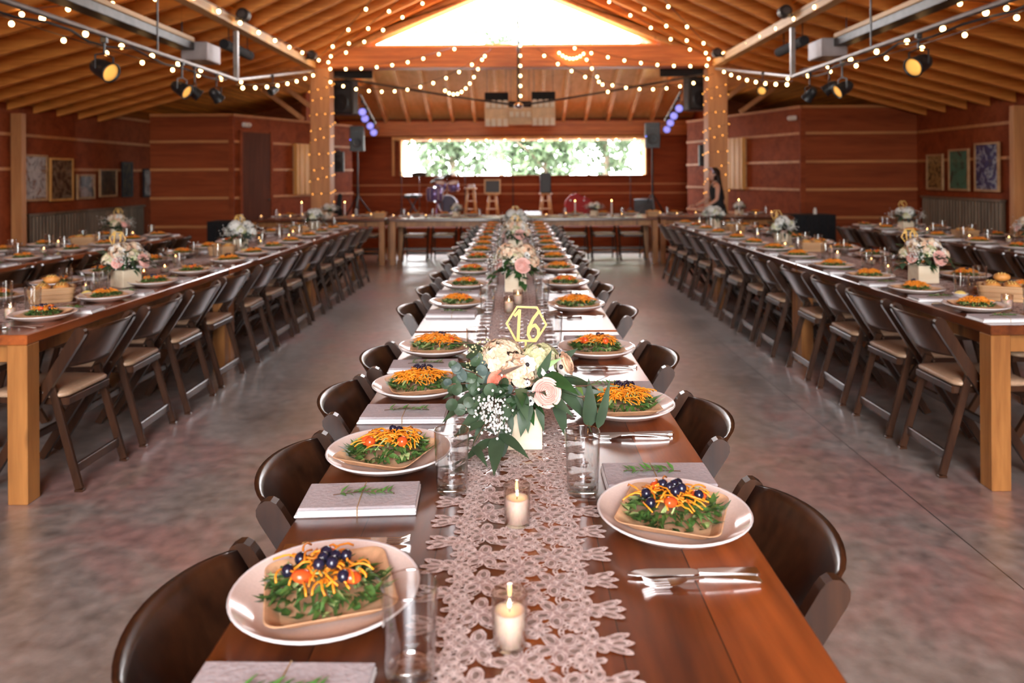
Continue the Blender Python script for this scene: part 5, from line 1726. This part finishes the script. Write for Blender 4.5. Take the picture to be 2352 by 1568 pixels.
def drum(px, py, Y, r, d, rx, ry, label, legs=0, head='drum_head'):
    p = at(px, py, Y)
    o = bpy.data.objects.new('drum', None); o.location = p; COL.objects.link(o)
    tag(o, label, 'drum', 'drums')
    m = T(0, 0, 0, rx, ry)
    child('shell', MB().add(lathe([(r, -d / 2), (r, d / 2)], 32), 'drum_wrap', m, True), o)
    child('drum_head', MB().add(lathe([(.0001, d / 2 + .004), (r * .97, d / 2 + .002)], 32), head, m), o)
    hp = MB()
    for s in (-1, 1): hp.add(lathe([(r, s * d / 2 - .012), (r + .014, s * d / 2 - .012), (r + .014, s * d / 2 + .014), (r, s * d / 2 + .014), (r, s * d / 2 - .012)], 32, False), 'chrome', m)
    child('hoop', hp, o)
    for k in range(6):
        a = k * PI / 3
        child('lug', MB().add(beam((math.cos(a) * (r + .014), math.sin(a) * (r + .014), -d * .4), (math.cos(a) * (r + .014), math.sin(a) * (r + .014), d * .4), .014, .014, .002), 'chrome', m), o)
    for k in range(legs):
        a = PI / 2 + k * 2 * PI / 3
        h = p.z - SZ
        child('leg', MB().add(tube([(math.cos(a) * (r + .02), math.sin(a) * (r + .02), d * .2), (math.cos(a) * (r + .02), math.sin(a) * (r + .02), -h + .005)], .010, 6), 'chrome'), o)


drum(999, 446, 18.05, .19, .34, 0, 0, 'violet floor tom on three chrome legs, front of the drum kit', 3)
drum(1030, 470, 18.5, .22, .36, PI / 2 - .1, 0, 'violet bass drum facing the hall', 0, 'drum_dark')
drum(1011, 428, 18.5, .13, .2, .35, .1, 'small violet tom mounted over the bass drum, left one')
drum(1042, 428, 18.5, .13, .2, .35, -.1, 'small violet tom mounted over the bass drum, right one')
# dark instrument bag leaning by the left column
gb = bpy.data.objects.new('instrument_bag', None); p = at(768, 480, 14.6); gb.location = (p.x, 14.45, 0); gb.rotation_euler = (-.08, .12, 0); COL.objects.link(gb)
tag(gb, 'dark soft instrument bag leaning beside the left column', 'bag')
oo = [(.16, 0), (.19, .15), (.17, .35), (.12, .5), (.15, .64), (.12, .78), (.05, .86), (.035, 1.1), (0, 1.13)]
ring = [(x, z) for (x, z) in oo] + [(-x, z) for (x, z) in oo[-2::-1]]
child('bag_body', MB().add(loft([[(x * q, y, z) for (x, z) in ring] for (q, y) in ((.92, -.06), (1, -.04), (1, .04), (.92, .06))]), 'black_cloth'), gb)
child('strap', MB().add(tube([(.05, -.07, .2), (.09, -.10, .45), (.05, -.07, .75)], .014, 6), 'black_cloth'), gb)

# ------------------------------------------------------------------ acoustic diffusers under the stage roof
for k, (x0, x1, y0, y1, lab) in enumerate(((1113, 1168, 212, 290, 'left'), (1168, 1221, 232, 286, 'middle'), (1221, 1276, 210, 288, 'right'))):
    Y = 17.2
    a, b_ = at(x0, y1, Y), at(x1, y0, Y)
    o = bpy.data.objects.new('acoustic_diffuser', None); o.location = ((a.x + b_.x) / 2, Y, a.z); COL.objects.link(o)
    tag(o, 'hanging wood acoustic panel with pale blocks over the stage, %s of three' % lab, 'acoustic panel', 'acoustic panels')
    w_, h = b_.x - a.x - .01, b_.z - a.z
    child('panel', MB().add(cbox(w_, .05, h * .74, .004, 0, .03, h * .37), 'diffuser_wood'), o)
    child('header', MB().add(cbox(w_, .06, h * .26, .004, 0, .03, h * .87), 'black_cloth'), o)
    for rw in ((.08, .62) if k != 1 else (.40,)):
        for i in range(4):
            child('block', MB().add(cbox(w_ * .17, .08, h * .22, .006, -w_ / 2 + w_ * (i + .5) / 4, -.03, h * (rw + .03)), 'diffuser_block'), o)
    for s in (-1, 1): child('hanger', MB().add(tube([(s * w_ * .4, .03, h), (s * w_ * .4, .03, 4.30 - a.z)], .006, 5), 'dark_steel'), o)

# ------------------------------------------------------------------ rigging
kp = bpy.data.objects.new('king_post', None); kp.location = (.07, 13.6, 2.74); COL.objects.link(kp)
tag(kp, 'slim steel king post hanging from the ridge with dark tie cables', 'tie rod')
child('post', MB().add(tube([(0, 0, 0), (0, 0, 5.5 - 2.74)], .024, 10), 'dark_steel'), kp)
child('hub', MB().add(lathe([(.0001, -.06), (.05, -.05), (.11, 0), (.05, .05), (.0001, .07)], 16), 'chrome', smooth=True), kp)
for s in (-1, 1):
    pts = [(s * 3.45 * t - .0, .25 * t, .58 * t ** 1.1) for t in (0, .25, .5, .75, 1)]
    child('tie_cable', MB().add(tube(pts, .020, 8), 'dark_steel'), kp)


def rig(sg):
    side = 'left' if sg < 0 else 'right'
    X0 = 3.76
    o = bpy.data.objects.new('lighting_pipe', None); COL.objects.link(o)
    o.location = (sg * X0, 10.0, 2.77)
    tag(o, 'grey steel lighting pipe frame hung below the %s timber beam' % side, 'lighting pipe', 'lighting pipes')
    child('pipe', MB().add(tube([(0, 0, 0), (0, -9.0, 0)], .026, 12), 'grey_pipe'), o)
    child('cross_pipe', MB().add(tube([(0, 0, 0), (-sg * .07, 3.55, .62)], .026, 12), 'grey_pipe'), o)
    child('upright', MB().add(cbox(.06, .06, .66, .006, 0, 0, .33), 'grey_pipe'), o)
    for y in (-2.2, -5.0): child('hanger', MB().add(tube([(0, y, 0), (0, y, .67)], .010, 6), 'dark_steel'), o)
    cab = [(.04 * math.sin(i * 1.3), -.35 - i * .34, -.04 - .06 * abs(math.sin(i * .9))) for i in range(20)]
    child('cable', MB().add(tube(cab, .011, 6), 'black_plastic'), o)
    # timber rail with a dark steel channel and a metal box at its end
    j = bpy.data.objects.new('channel_rail', None); j.location = (sg * 4.22, 9.6, 3.20); COL.objects.link(j)
    tag(j, 'timber rail with dark steel channel and metal end box, %s wing' % side, 'rail', 'channel rails')
    child('rail', MB().add(cbox(.15, 8.5, .06, .006, 0, -4.25, .04), 'pale_timber'), j)
    child('channel', MB().add(cbox(.19, 8.5, .10, .006, sg * .02, -4.25, -.045), 'dark_steel'), j)
    child('end_box', MB().add(cbox(.34, .45, .24, .01, -sg * .06, .23, -.10), 'duct_metal'), j)
    hg = MB()
    for y in (-.2, -2.6): hg.add(tube([(0, y, .0), (0, y, WING(4.22) - 3.20)], .008, 6), 'dark_steel')
    child('hanger', hg, j)
    r = bpy.data.objects.new('duct_roll', None); r.location = (sg * 4.02, 10.75, 3.30); COL.objects.link(r)
    tag(r, 'dark cylinder slung by straps beside the %s lighting pipe' % side, 'rolled screen', 'slung rolls')
    child('roll', MB().add(tube([(0, -.5, 0), (0, .5, 0)], .07, 16), 'black_cloth'), r)
    for y in (-.38, .34): child('strap', MB().add(tube([(-.0, y, -.075), (.08, y, 0), (.02, y, .09), (.02, y, WING(4.02) - 3.30 - .02)], .008, 5), 'dark_steel'), r)
    for (y, kk) in ((9.8, 0), (13.1, 1)):
        X = sg * 3.58
        b = MB().add(lathe([(.055, -.05), (.085, -.05), (.085, .06), (.05, .09), (.0001, .09)], 16), 'dark_steel', T(X, y, 3.60, PI / 2, 0, 0)).add(lathe([(.03, -.055), (.075, -.055), (.075, -.045), (.03, -.045)], 16), 'white_enamel', T(X, y, 3.60, PI / 2, 0, 0))
        b.add(cbox(.12, .04, .04, .004, sg * 3.64, y, 3.55), 'dark_steel')
        solo('winch_pulley', b, 'round pulley with a pale rim on the %s timber beam, %s' % (side, ('toward the hall', 'by the column')[kk]), 'pulley', 'beam pulleys')


rig(-1); rig(1)


def can_light(px, py, Y, r, yaw, pitch, lens, label, drop=.35, group='stage lights'):
    """Par can: yoke, body, lens; the lens faces direction yaw / pitch."""
    p = at(px, py, Y)
    o = bpy.data.objects.new('stage_light', None); o.location = p; COL.objects.link(o)
    tag(o, label, 'stage light', group)
    m = T(0, 0, 0, 0, pitch, yaw)
    L_ = r * 2.6
    prof = [(.0001, -L_ * .62), (r * .5, -L_ * .60), (r * .78, -L_ * .45), (r * .92, -L_ * .2), (r, L_ * .32), (r * 1.1, L_ * .34), (r * 1.1, L_ * .38), (r * .96, L_ * .38), (r * .93, L_ * .30)]
    rot = m @ Matrix.Rotation(PI / 2, 4, 'Y')
    child('can', MB().add(lathe(prof, 24, False), 'black_plastic', rot, True), o)
    child('lens', MB().add(lathe([(r * .93, L_ * .30), (r * .5, L_ * .34), (.0001, L_ * .35)], 24), lens, rot, True), o)
    y = MB()
    yy = T(0, 0, 0, 0, 0, yaw)
    y.add(tube([(0, r * 1.12, 0), (0, r * 1.15, r * 1.4), (0, 0, r * 1.7), (0, -r * 1.15, r * 1.4), (0, -r * 1.12, 0)], r * .10, 6), 'black_plastic', yy)
    y.add(tube([(0, 0, r * 1.7), (0, 0, r * 1.7 + drop)], r * .13, 6), 'black_plastic')
    y.add(cbox(r * .6, r * .5, r * .6, .004, 0, 0, r * 1.7 + drop), 'black_plastic')
    child('yoke', y, o)


def on_pipe(px, py, X, *a, **k):
    can_light(px, py, X * F / (px - CX), *a, **k)


on_pipe(240, 160, -3.76, .088, -.30, .42, 'lens_amber', 'large black stage light with amber lens, nearest on the left pipe', .12)
on_pipe(418, 205, -3.76, .078, -.15, .5, 'lens_amber', 'black stage light with amber lens, second on the left pipe', .16)
on_pipe(447, 212, -3.76, .068, .6, .6, 'black_plastic', 'dark unlit stage light close behind the second one, left pipe', .18)
on_pipe(497, 220, -3.76, .068, 1.2, .7, 'black_plastic', 'unlit stage light near the corner of the left pipe', .16)
on_pipe(627, 208, -3.70, .060, -2.2, .5, 'black_plastic', 'small unlit stage light under the left cross pipe', .12)
on_pipe(2110, 148, 3.76, .088, 3.55, .40, 'lens_amber', 'large black stage light with amber lens, nearest on the right pipe', .12)
on_pipe(1935, 204, 3.76, .078, 3.25, .5, 'lens_amber', 'black stage light with amber lens, second on the right pipe', .16)
on_pipe(1905, 203, 3.76, .068, 2.6, .6, 'black_plastic', 'dark unlit stage light close beside the second one, right pipe', .18)
on_pipe(1860, 218, 3.76, .068, 2.0, .7, 'black_plastic', 'unlit stage light near the corner of the right pipe', .16)
on_pipe(1752, 206, 3.70, .064, 4.1, .4, 'lens_amber', 'small stage light with amber lens under the right cross pipe', .14)
for sg, pts, side in ((-1, ((832, 256, 15.4), (838, 271, 15.9), (850, 288, 16.4), (858, 303, 16.9)), 'left'), (1, ((1560, 248, 15.4), (1548, 265, 15.9), (1540, 281, 16.4), (1532, 296, 16.9)), 'right')):
    for i, (px, py, Y) in enumerate(pts):
        can_light(px, py, Y, .085, -PI / 2 - sg * .25, .25, 'lens_violet', 'violet stage light, %s down the sloping bar on the %s of the stage' % (ORD[i], side), .06, 'violet stage lights')
    a, b_ = at(pts[0][0], pts[0][1], pts[0][2]), at(pts[3][0], pts[3][1], pts[3][2])
    d = (b_ - a).normalized()
    q = MB().add(tube([a + Vector((0, 0, .27)) - d * .25, b_ + Vector((0, 0, .27)) + d * .25], .025, 8), 'dark_steel')
    solo('lighting_bar', q, 'dark sloping bar carrying the violet lights, %s of the stage' % side, 'lighting bar', 'sloping lighting bars')

# ------------------------------------------------------------------ string lights
bulb_me = MB().add(ball(.023, 10, 7, 1, 1, 1.15), 'bulb_glow', T(0, 0, -.045), True).add(tube([(0, 0, 0), (0, 0, -.022)], .012, 6), 'black_plastic').mesh('bulb')
tiny_me = MB().add(ball(.0085, 6, 5), 'fairy_glow').mesh('bulb')


def strand(a, b_, n, sag, label, off=.5, group='festoon light strings'):
    a, b_ = Vector(a), Vector(b_)
    o = bpy.data.objects.new('string_lights', None); o.location = a; COL.objects.link(o)
    tag(o, label, 'string lights', group)
    P = lambda t: (b_ - a) * t - Vector((0, 0, sag * 4 * t * (1 - t)))
    child('cable', MB().add(tube([P(i / 24) for i in range(25)], .005, 5), 'black_plastic'), o)
    for i in range(n):
        child('bulb', bulb_me, o, P((i + off) / n))


CL, CR = Vector((-3.62, 13.70, 3.50)), Vector((3.78, 13.70, 3.52))
for sg, C_, side in ((-1, CL, 'left'), (1, CR, 'right')):
    strand(C_ + Vector((0, .06, .04)), (sg * .25, 11.9, 5.20), 9, .12, 'festoon lights rising from the %s column to the ridge, farthest strand' % side)
    strand(C_ + Vector((sg * .03, 0, .06)), (sg * .25, 10.2, 5.20), 8, .16, 'festoon lights rising from the %s column to the ridge, middle strand' % side, .8)
    strand(C_ + Vector((sg * .06, -.05, .08)), (sg * .25, 8.0, 5.20), 8, .2, 'festoon lights rising from the %s column to the ridge, nearest strand' % side, .3)
    strand(C_ + Vector((sg * -.06, -.2, .14)), (sg * 3.66, 6.0, 3.62), 11, .10, 'festoon lights along the %s timber beam toward the camera' % side)
    strand(C_ + Vector((sg * .03, -.02, -.10)), (sg * 3.80, 10.1, 2.72), 8, .08, 'festoon lights along the %s cross pipe' % side)
    strand((sg * 3.81, 9.9, 2.84), (sg * 3.83, 4.5, 2.86), 9, .07, 'festoon lights hanging along the %s lighting pipe' % side)
    strand((sg * 4.5, 12.6, 3.1), (sg * 4.75, 5.8, 3.0), 9, .12, 'festoon lights slanting across the %s wing' % side)
    strand((sg * 5.3, 7.6, 3.16), (sg * 2.6, 8.7, 3.80), 7, .01, 'festoon lights crossing above the %s lighting pipe' % side)
    strand(C_ + Vector((sg * -.1, -.12, -.02)), (sg * .95, 13.5, 3.86), 9, .14, 'festoon lights swagged along the tie beam, %s half' % side)
    strand(C_ + Vector((sg * -.12, -.1, -.22)), (sg * .42, 13.5, 3.76), 13, .44, 'lower deep swag of festoon lights, %s half of the stage opening' % side)
strand((-1.3, 13.45, 3.08), (-.55, 13.45, 3.70), 10, .34, 'short loop of festoon lights, left of the king post')
strand((.80, 13.75, 3.80), (1.32, 13.75, 3.78), 8, .13, 'small garland of round lights on the tie beam')
strand((1.28, 13.6, 3.70), (1.75, 13.5, 2.95), 5, .03, 'short festoon strand dropping right of the garland')
strand((.11, 13.55, 2.86), (.11, 13.55, 4.7), 10, 0, 'festoon lights climbing the king post')
strand((WX0 + .05, 20.12, WZ1 + .035), (WX1 - .05, 20.12, WZ1 + .035), 13, 0.0, 'row of lights along the head of the stage window')
for x, side in ((-3.64, 'left'), (3.80, 'right')):
    o = bpy.data.objects.new('fairy_lights', None); o.location = (x, 14.0, 0); COL.objects.link(o)
    tag(o, 'amber fairy lights wound around the %s timber column' % side, 'fairy lights', 'column fairy lights')
    turns, n, zb, zt = 9.5, 80, .95, 3.30
    def hp(t):
        a = 2 * PI * turns * t
        m_ = max(abs(math.cos(a)), abs(math.sin(a)))
        return Vector((math.cos(a) / m_ * .192, math.sin(a) / m_ * .192, zb + (zt - zb) * t + .04 * math.sin(t * 40)))
    child('cable', MB().add(tube([hp(i / 300) for i in range(301)], .003, 4), 'twig'), o)
    for i in range(n):
        q = hp((i + .5) / n)
        child('bulb', tiny_me, o, (q.x * 1.03, q.y * 1.03, q.z))

# ------------------------------------------------------------------ person
def skin_body(name, verts, edges, radii, mat, parent=None, sub=2, root=0):
    me = bpy.data.meshes.new(name)
    me.from_pydata(verts, edges, [])
    o = bpy.data.objects.new(name, me); COL.objects.link(o)
    md = o.modifiers.new('skin', 'SKIN')
    for i, sv in enumerate(me.skin_vertices[0].data):
        r = radii[i]; sv.radius = r if isinstance(r, tuple) else (r, r); sv.use_root = (i == root)
    o.modifiers.new('sub', 'SUBSURF').levels = sub
    o.modifiers['sub'].render_levels = sub
    dg = bpy.context.evaluated_depsgraph_get(); dg.update()
    m2 = bpy.data.meshes.new_from_object(o.evaluated_get(dg))
    m2.materials.clear(); m2.materials.append(MATS[mat])
    for p in m2.polygons: p.use_smooth = True
    bpy.data.objects.remove(o)
    m2.name = name
    return m2


def person():
    px = at(1648, 490, 13.40)
    # woman facing -x (towards the centre of the stage), leaning a little over the table; heights in metres
    V = [(0, 0, .86), (-.01, 0, 1.00), (-.035, 0, 1.12), (-.05, 0, 1.22), (-.055, 0, 1.285), (-.065, 0, 1.345),           # pelvis .. neck
         (-.03, .075, .80), (-.02, .085, .46), (.01, .085, .07), (-.10, .09, .03),                                       # leg far
         (.02, -.075, .80), (.03, -.085, .46), (.06, -.085, .07), (-.05, -.09, .03),
         (-.045, -.10, 1.25), (-.05, -.165, 1.225), (-.075, -.20, 1.00), (-.27, -.21, .875), (-.31, -.21, .862),           # near arm
         (-.045, .10, 1.25), (-.05, .165, 1.225), (-.13, .20, 1.02), (-.33, .18, .90), (-.37, .175, .89)]
    E = [(0, 1), (1, 2), (2, 3), (3, 4), (4, 5), (0, 6), (6, 7), (7, 8), (8, 9), (0, 10), (10, 11), (11, 12), (12, 13), (3, 14), (14, 15), (15, 16), (16, 17), (17, 18), (3, 19), (19, 20), (20, 21), (21, 22), (22, 23)]
    R = [(.11, .14), (.095, .115), (.10, .125), (.095, .12), (.05, .055), (.045, .045), .085, .055, .035, .03, .085, .055, .035, .03, .06, .048, .035, .026, .024, .06, .048, .035, .026, .024]
    hx, hz = -.085, 1.445
    body = skin_body('person', V, E, R, 'skin')
    b = MB()
    b.v = [tuple(v.co) for v in body.vertices]; b.f = [list(p.vertices) for p in body.polygons]; b.m = [b.mi('skin')] * len(b.f); b.s = [True] * len(b.f)
    # head with brow, nose, lips, chin, ears
    v, f = ball(.098, 24, 18, .95, .80, 1.15)
    hv = []
    for (x, y, z) in v:
        if x < 0:
            x -= .017 * math.exp(-((y / .013) ** 2 + ((z + .012) / .018) ** 2))                # nose
            x -= .005 * math.exp(-((y / .02) ** 2 + ((z + .050) / .008) ** 2))                 # lips
            x -= .010 * math.exp(-((y / .03) ** 2 + ((z + .088) / .02) ** 2))                  # chin
            x += .006 * math.exp(-(((abs(y) - .03) / .014) ** 2 + ((z - .012) / .012) ** 2))    # eye sockets
        if z < -.03: y *= 1 - .9 * (-.03 - z) / .12 * .45
        hv.append((x, y, z))
    hm = T(hx, 0, hz, 0, .08, 0)
    b.add((hv, f), 'skin', hm, True)
    for s in (-1, 1):
        b.add(ball(.016, 8, 6, .7, .4, 1.2), 'skin', hm @ T(.01, s * .079, -.005), True)
        b.add(ball(.0085, 8, 6), 'flower_eye', hm @ T(-.078, s * .030, .012), True)
    b.add(ball(.014, 8, 6, .4, 1.3, .35), 'coral_petal', hm @ T(-.086, 0, -.050), True)
    # hands: palm, four fingers, thumb
    for (wx, wy, wz, s, dz) in ((-.31, -.21, .862, -1, -.03), (-.37, .175, .89, 1, -.02)):
        b.add(ball(.030, 10, 8, 1.25, 1.15, .55), 'skin', T(wx - .035, wy, wz - .004), True)
        for k, L_ in enumerate((.058, .070, .074, .064)):
            y = wy + (-.024 + .016 * k) * s
            b.add(tube([(wx - .06, y, wz - .004), (wx - .06 - L_ * .5, y, wz - .006), (wx - .06 - L_ * .8, y, wz - .022), (wx - .06 - L_ * .9, y, wz - .038)], [.0085, .008, .0072, .006], 8), 'skin', None, True)
        b.add(tube([(wx - .02, wy - .028 * s, wz - .006), (wx - .045, wy - .045 * s, wz - .016), (wx - .068, wy - .047 * s, wz - .026)], [.010, .009, .007], 8), 'skin', None, True)
    o = bpy.data.objects.new('person', b.mesh('person')); o.location = (px.x + .02, 13.42, 0); COL.objects.link(o)
    tag(o, 'person with long dark hair in a sleeveless black dress, leaning over the head table', 'person')
    # dress: rings around torso and skirt
    rg = []
    for (z, cx, rx, ry) in ((.48, .01, .20, .23), (.60, .0, .18, .21), (.74, -.0, .155, .19), (.86, -.005, .135, .165), (.98, -.012, .112, .135), (1.08, -.03, .115, .14), (1.16, -.042, .120, .145), (1.22, -.045, .105, .128), (1.255, -.045, .085, .105)):
        rg.append([(cx + rx * math.cos(2 * PI * i / 28), ry * math.sin(2 * PI * i / 28), z) for i in range(28)])
    d = MB().add(loft(rg, False, False), 'black_dress', None, True)
    for s in (-1, 1): d.add(tube([(-.12, s * .055, 1.235), (-.085, s * .075, 1.285), (-.03, s * .08, 1.295), (.03, s * .065, 1.25)], .016, 8), 'black_dress', None, True)
    child('dress', d, o)
    # hair: cap plus long back fall
    h = MB()
    v, f = ball(.112, 24, 16, 1.0, .86, 1.12)
    keep = []
    hv = [(x + .014, y, z + .012) for (x, y, z) in v]
    for q in f:
        c = sum((Vector(hv[i]) for i in q), Vector()) / len(q)
        if c.x > -.035 - .6 * max(0, -c.z) * 0 and not (c.x < .0 and c.z < .02) or c.z > .085: keep.append(q)
    h.add((hv, keep), 'dark_hair', hm, True)
    rnd = random.Random(3)
    for i in range(60):
        a = -1.15 + 2.3 * i / 59
        y = math.sin(a) * .085
        x0 = hx + .02 + math.cos(a) * .09
        zz = rnd.uniform(.93, 1.03)
        h.add(tube([(x0 - .02, y * .9, hz + .06), (x0 + .005, y * 1.05, hz - .06), (x0 + .03, y * 1.15, hz - .2), (x0 + .055 + rnd.uniform(-.01, .01), y * 1.1 + rnd.uniform(-.01, .01), 1.12), (x0 + .07 + rnd.uniform(-.02, .02), y * 1.0 + rnd.uniform(-.02, .02), zz)], [.012, .014, .014, .012, .004], 6), 'dark_hair', None, True)
    child('hair', h, o)
    hb = MB()
    hb.add(tube([(hx - .055 + .03 * abs(t) , .092 * math.sin(t * 1.35), hz + .10 * math.cos(t * 1.35) + .018) for t in [(-1 + .1 * i) for i in range(21)]], .012, 8), 'headband', None, True)
    child('headband', hb, o)


person()
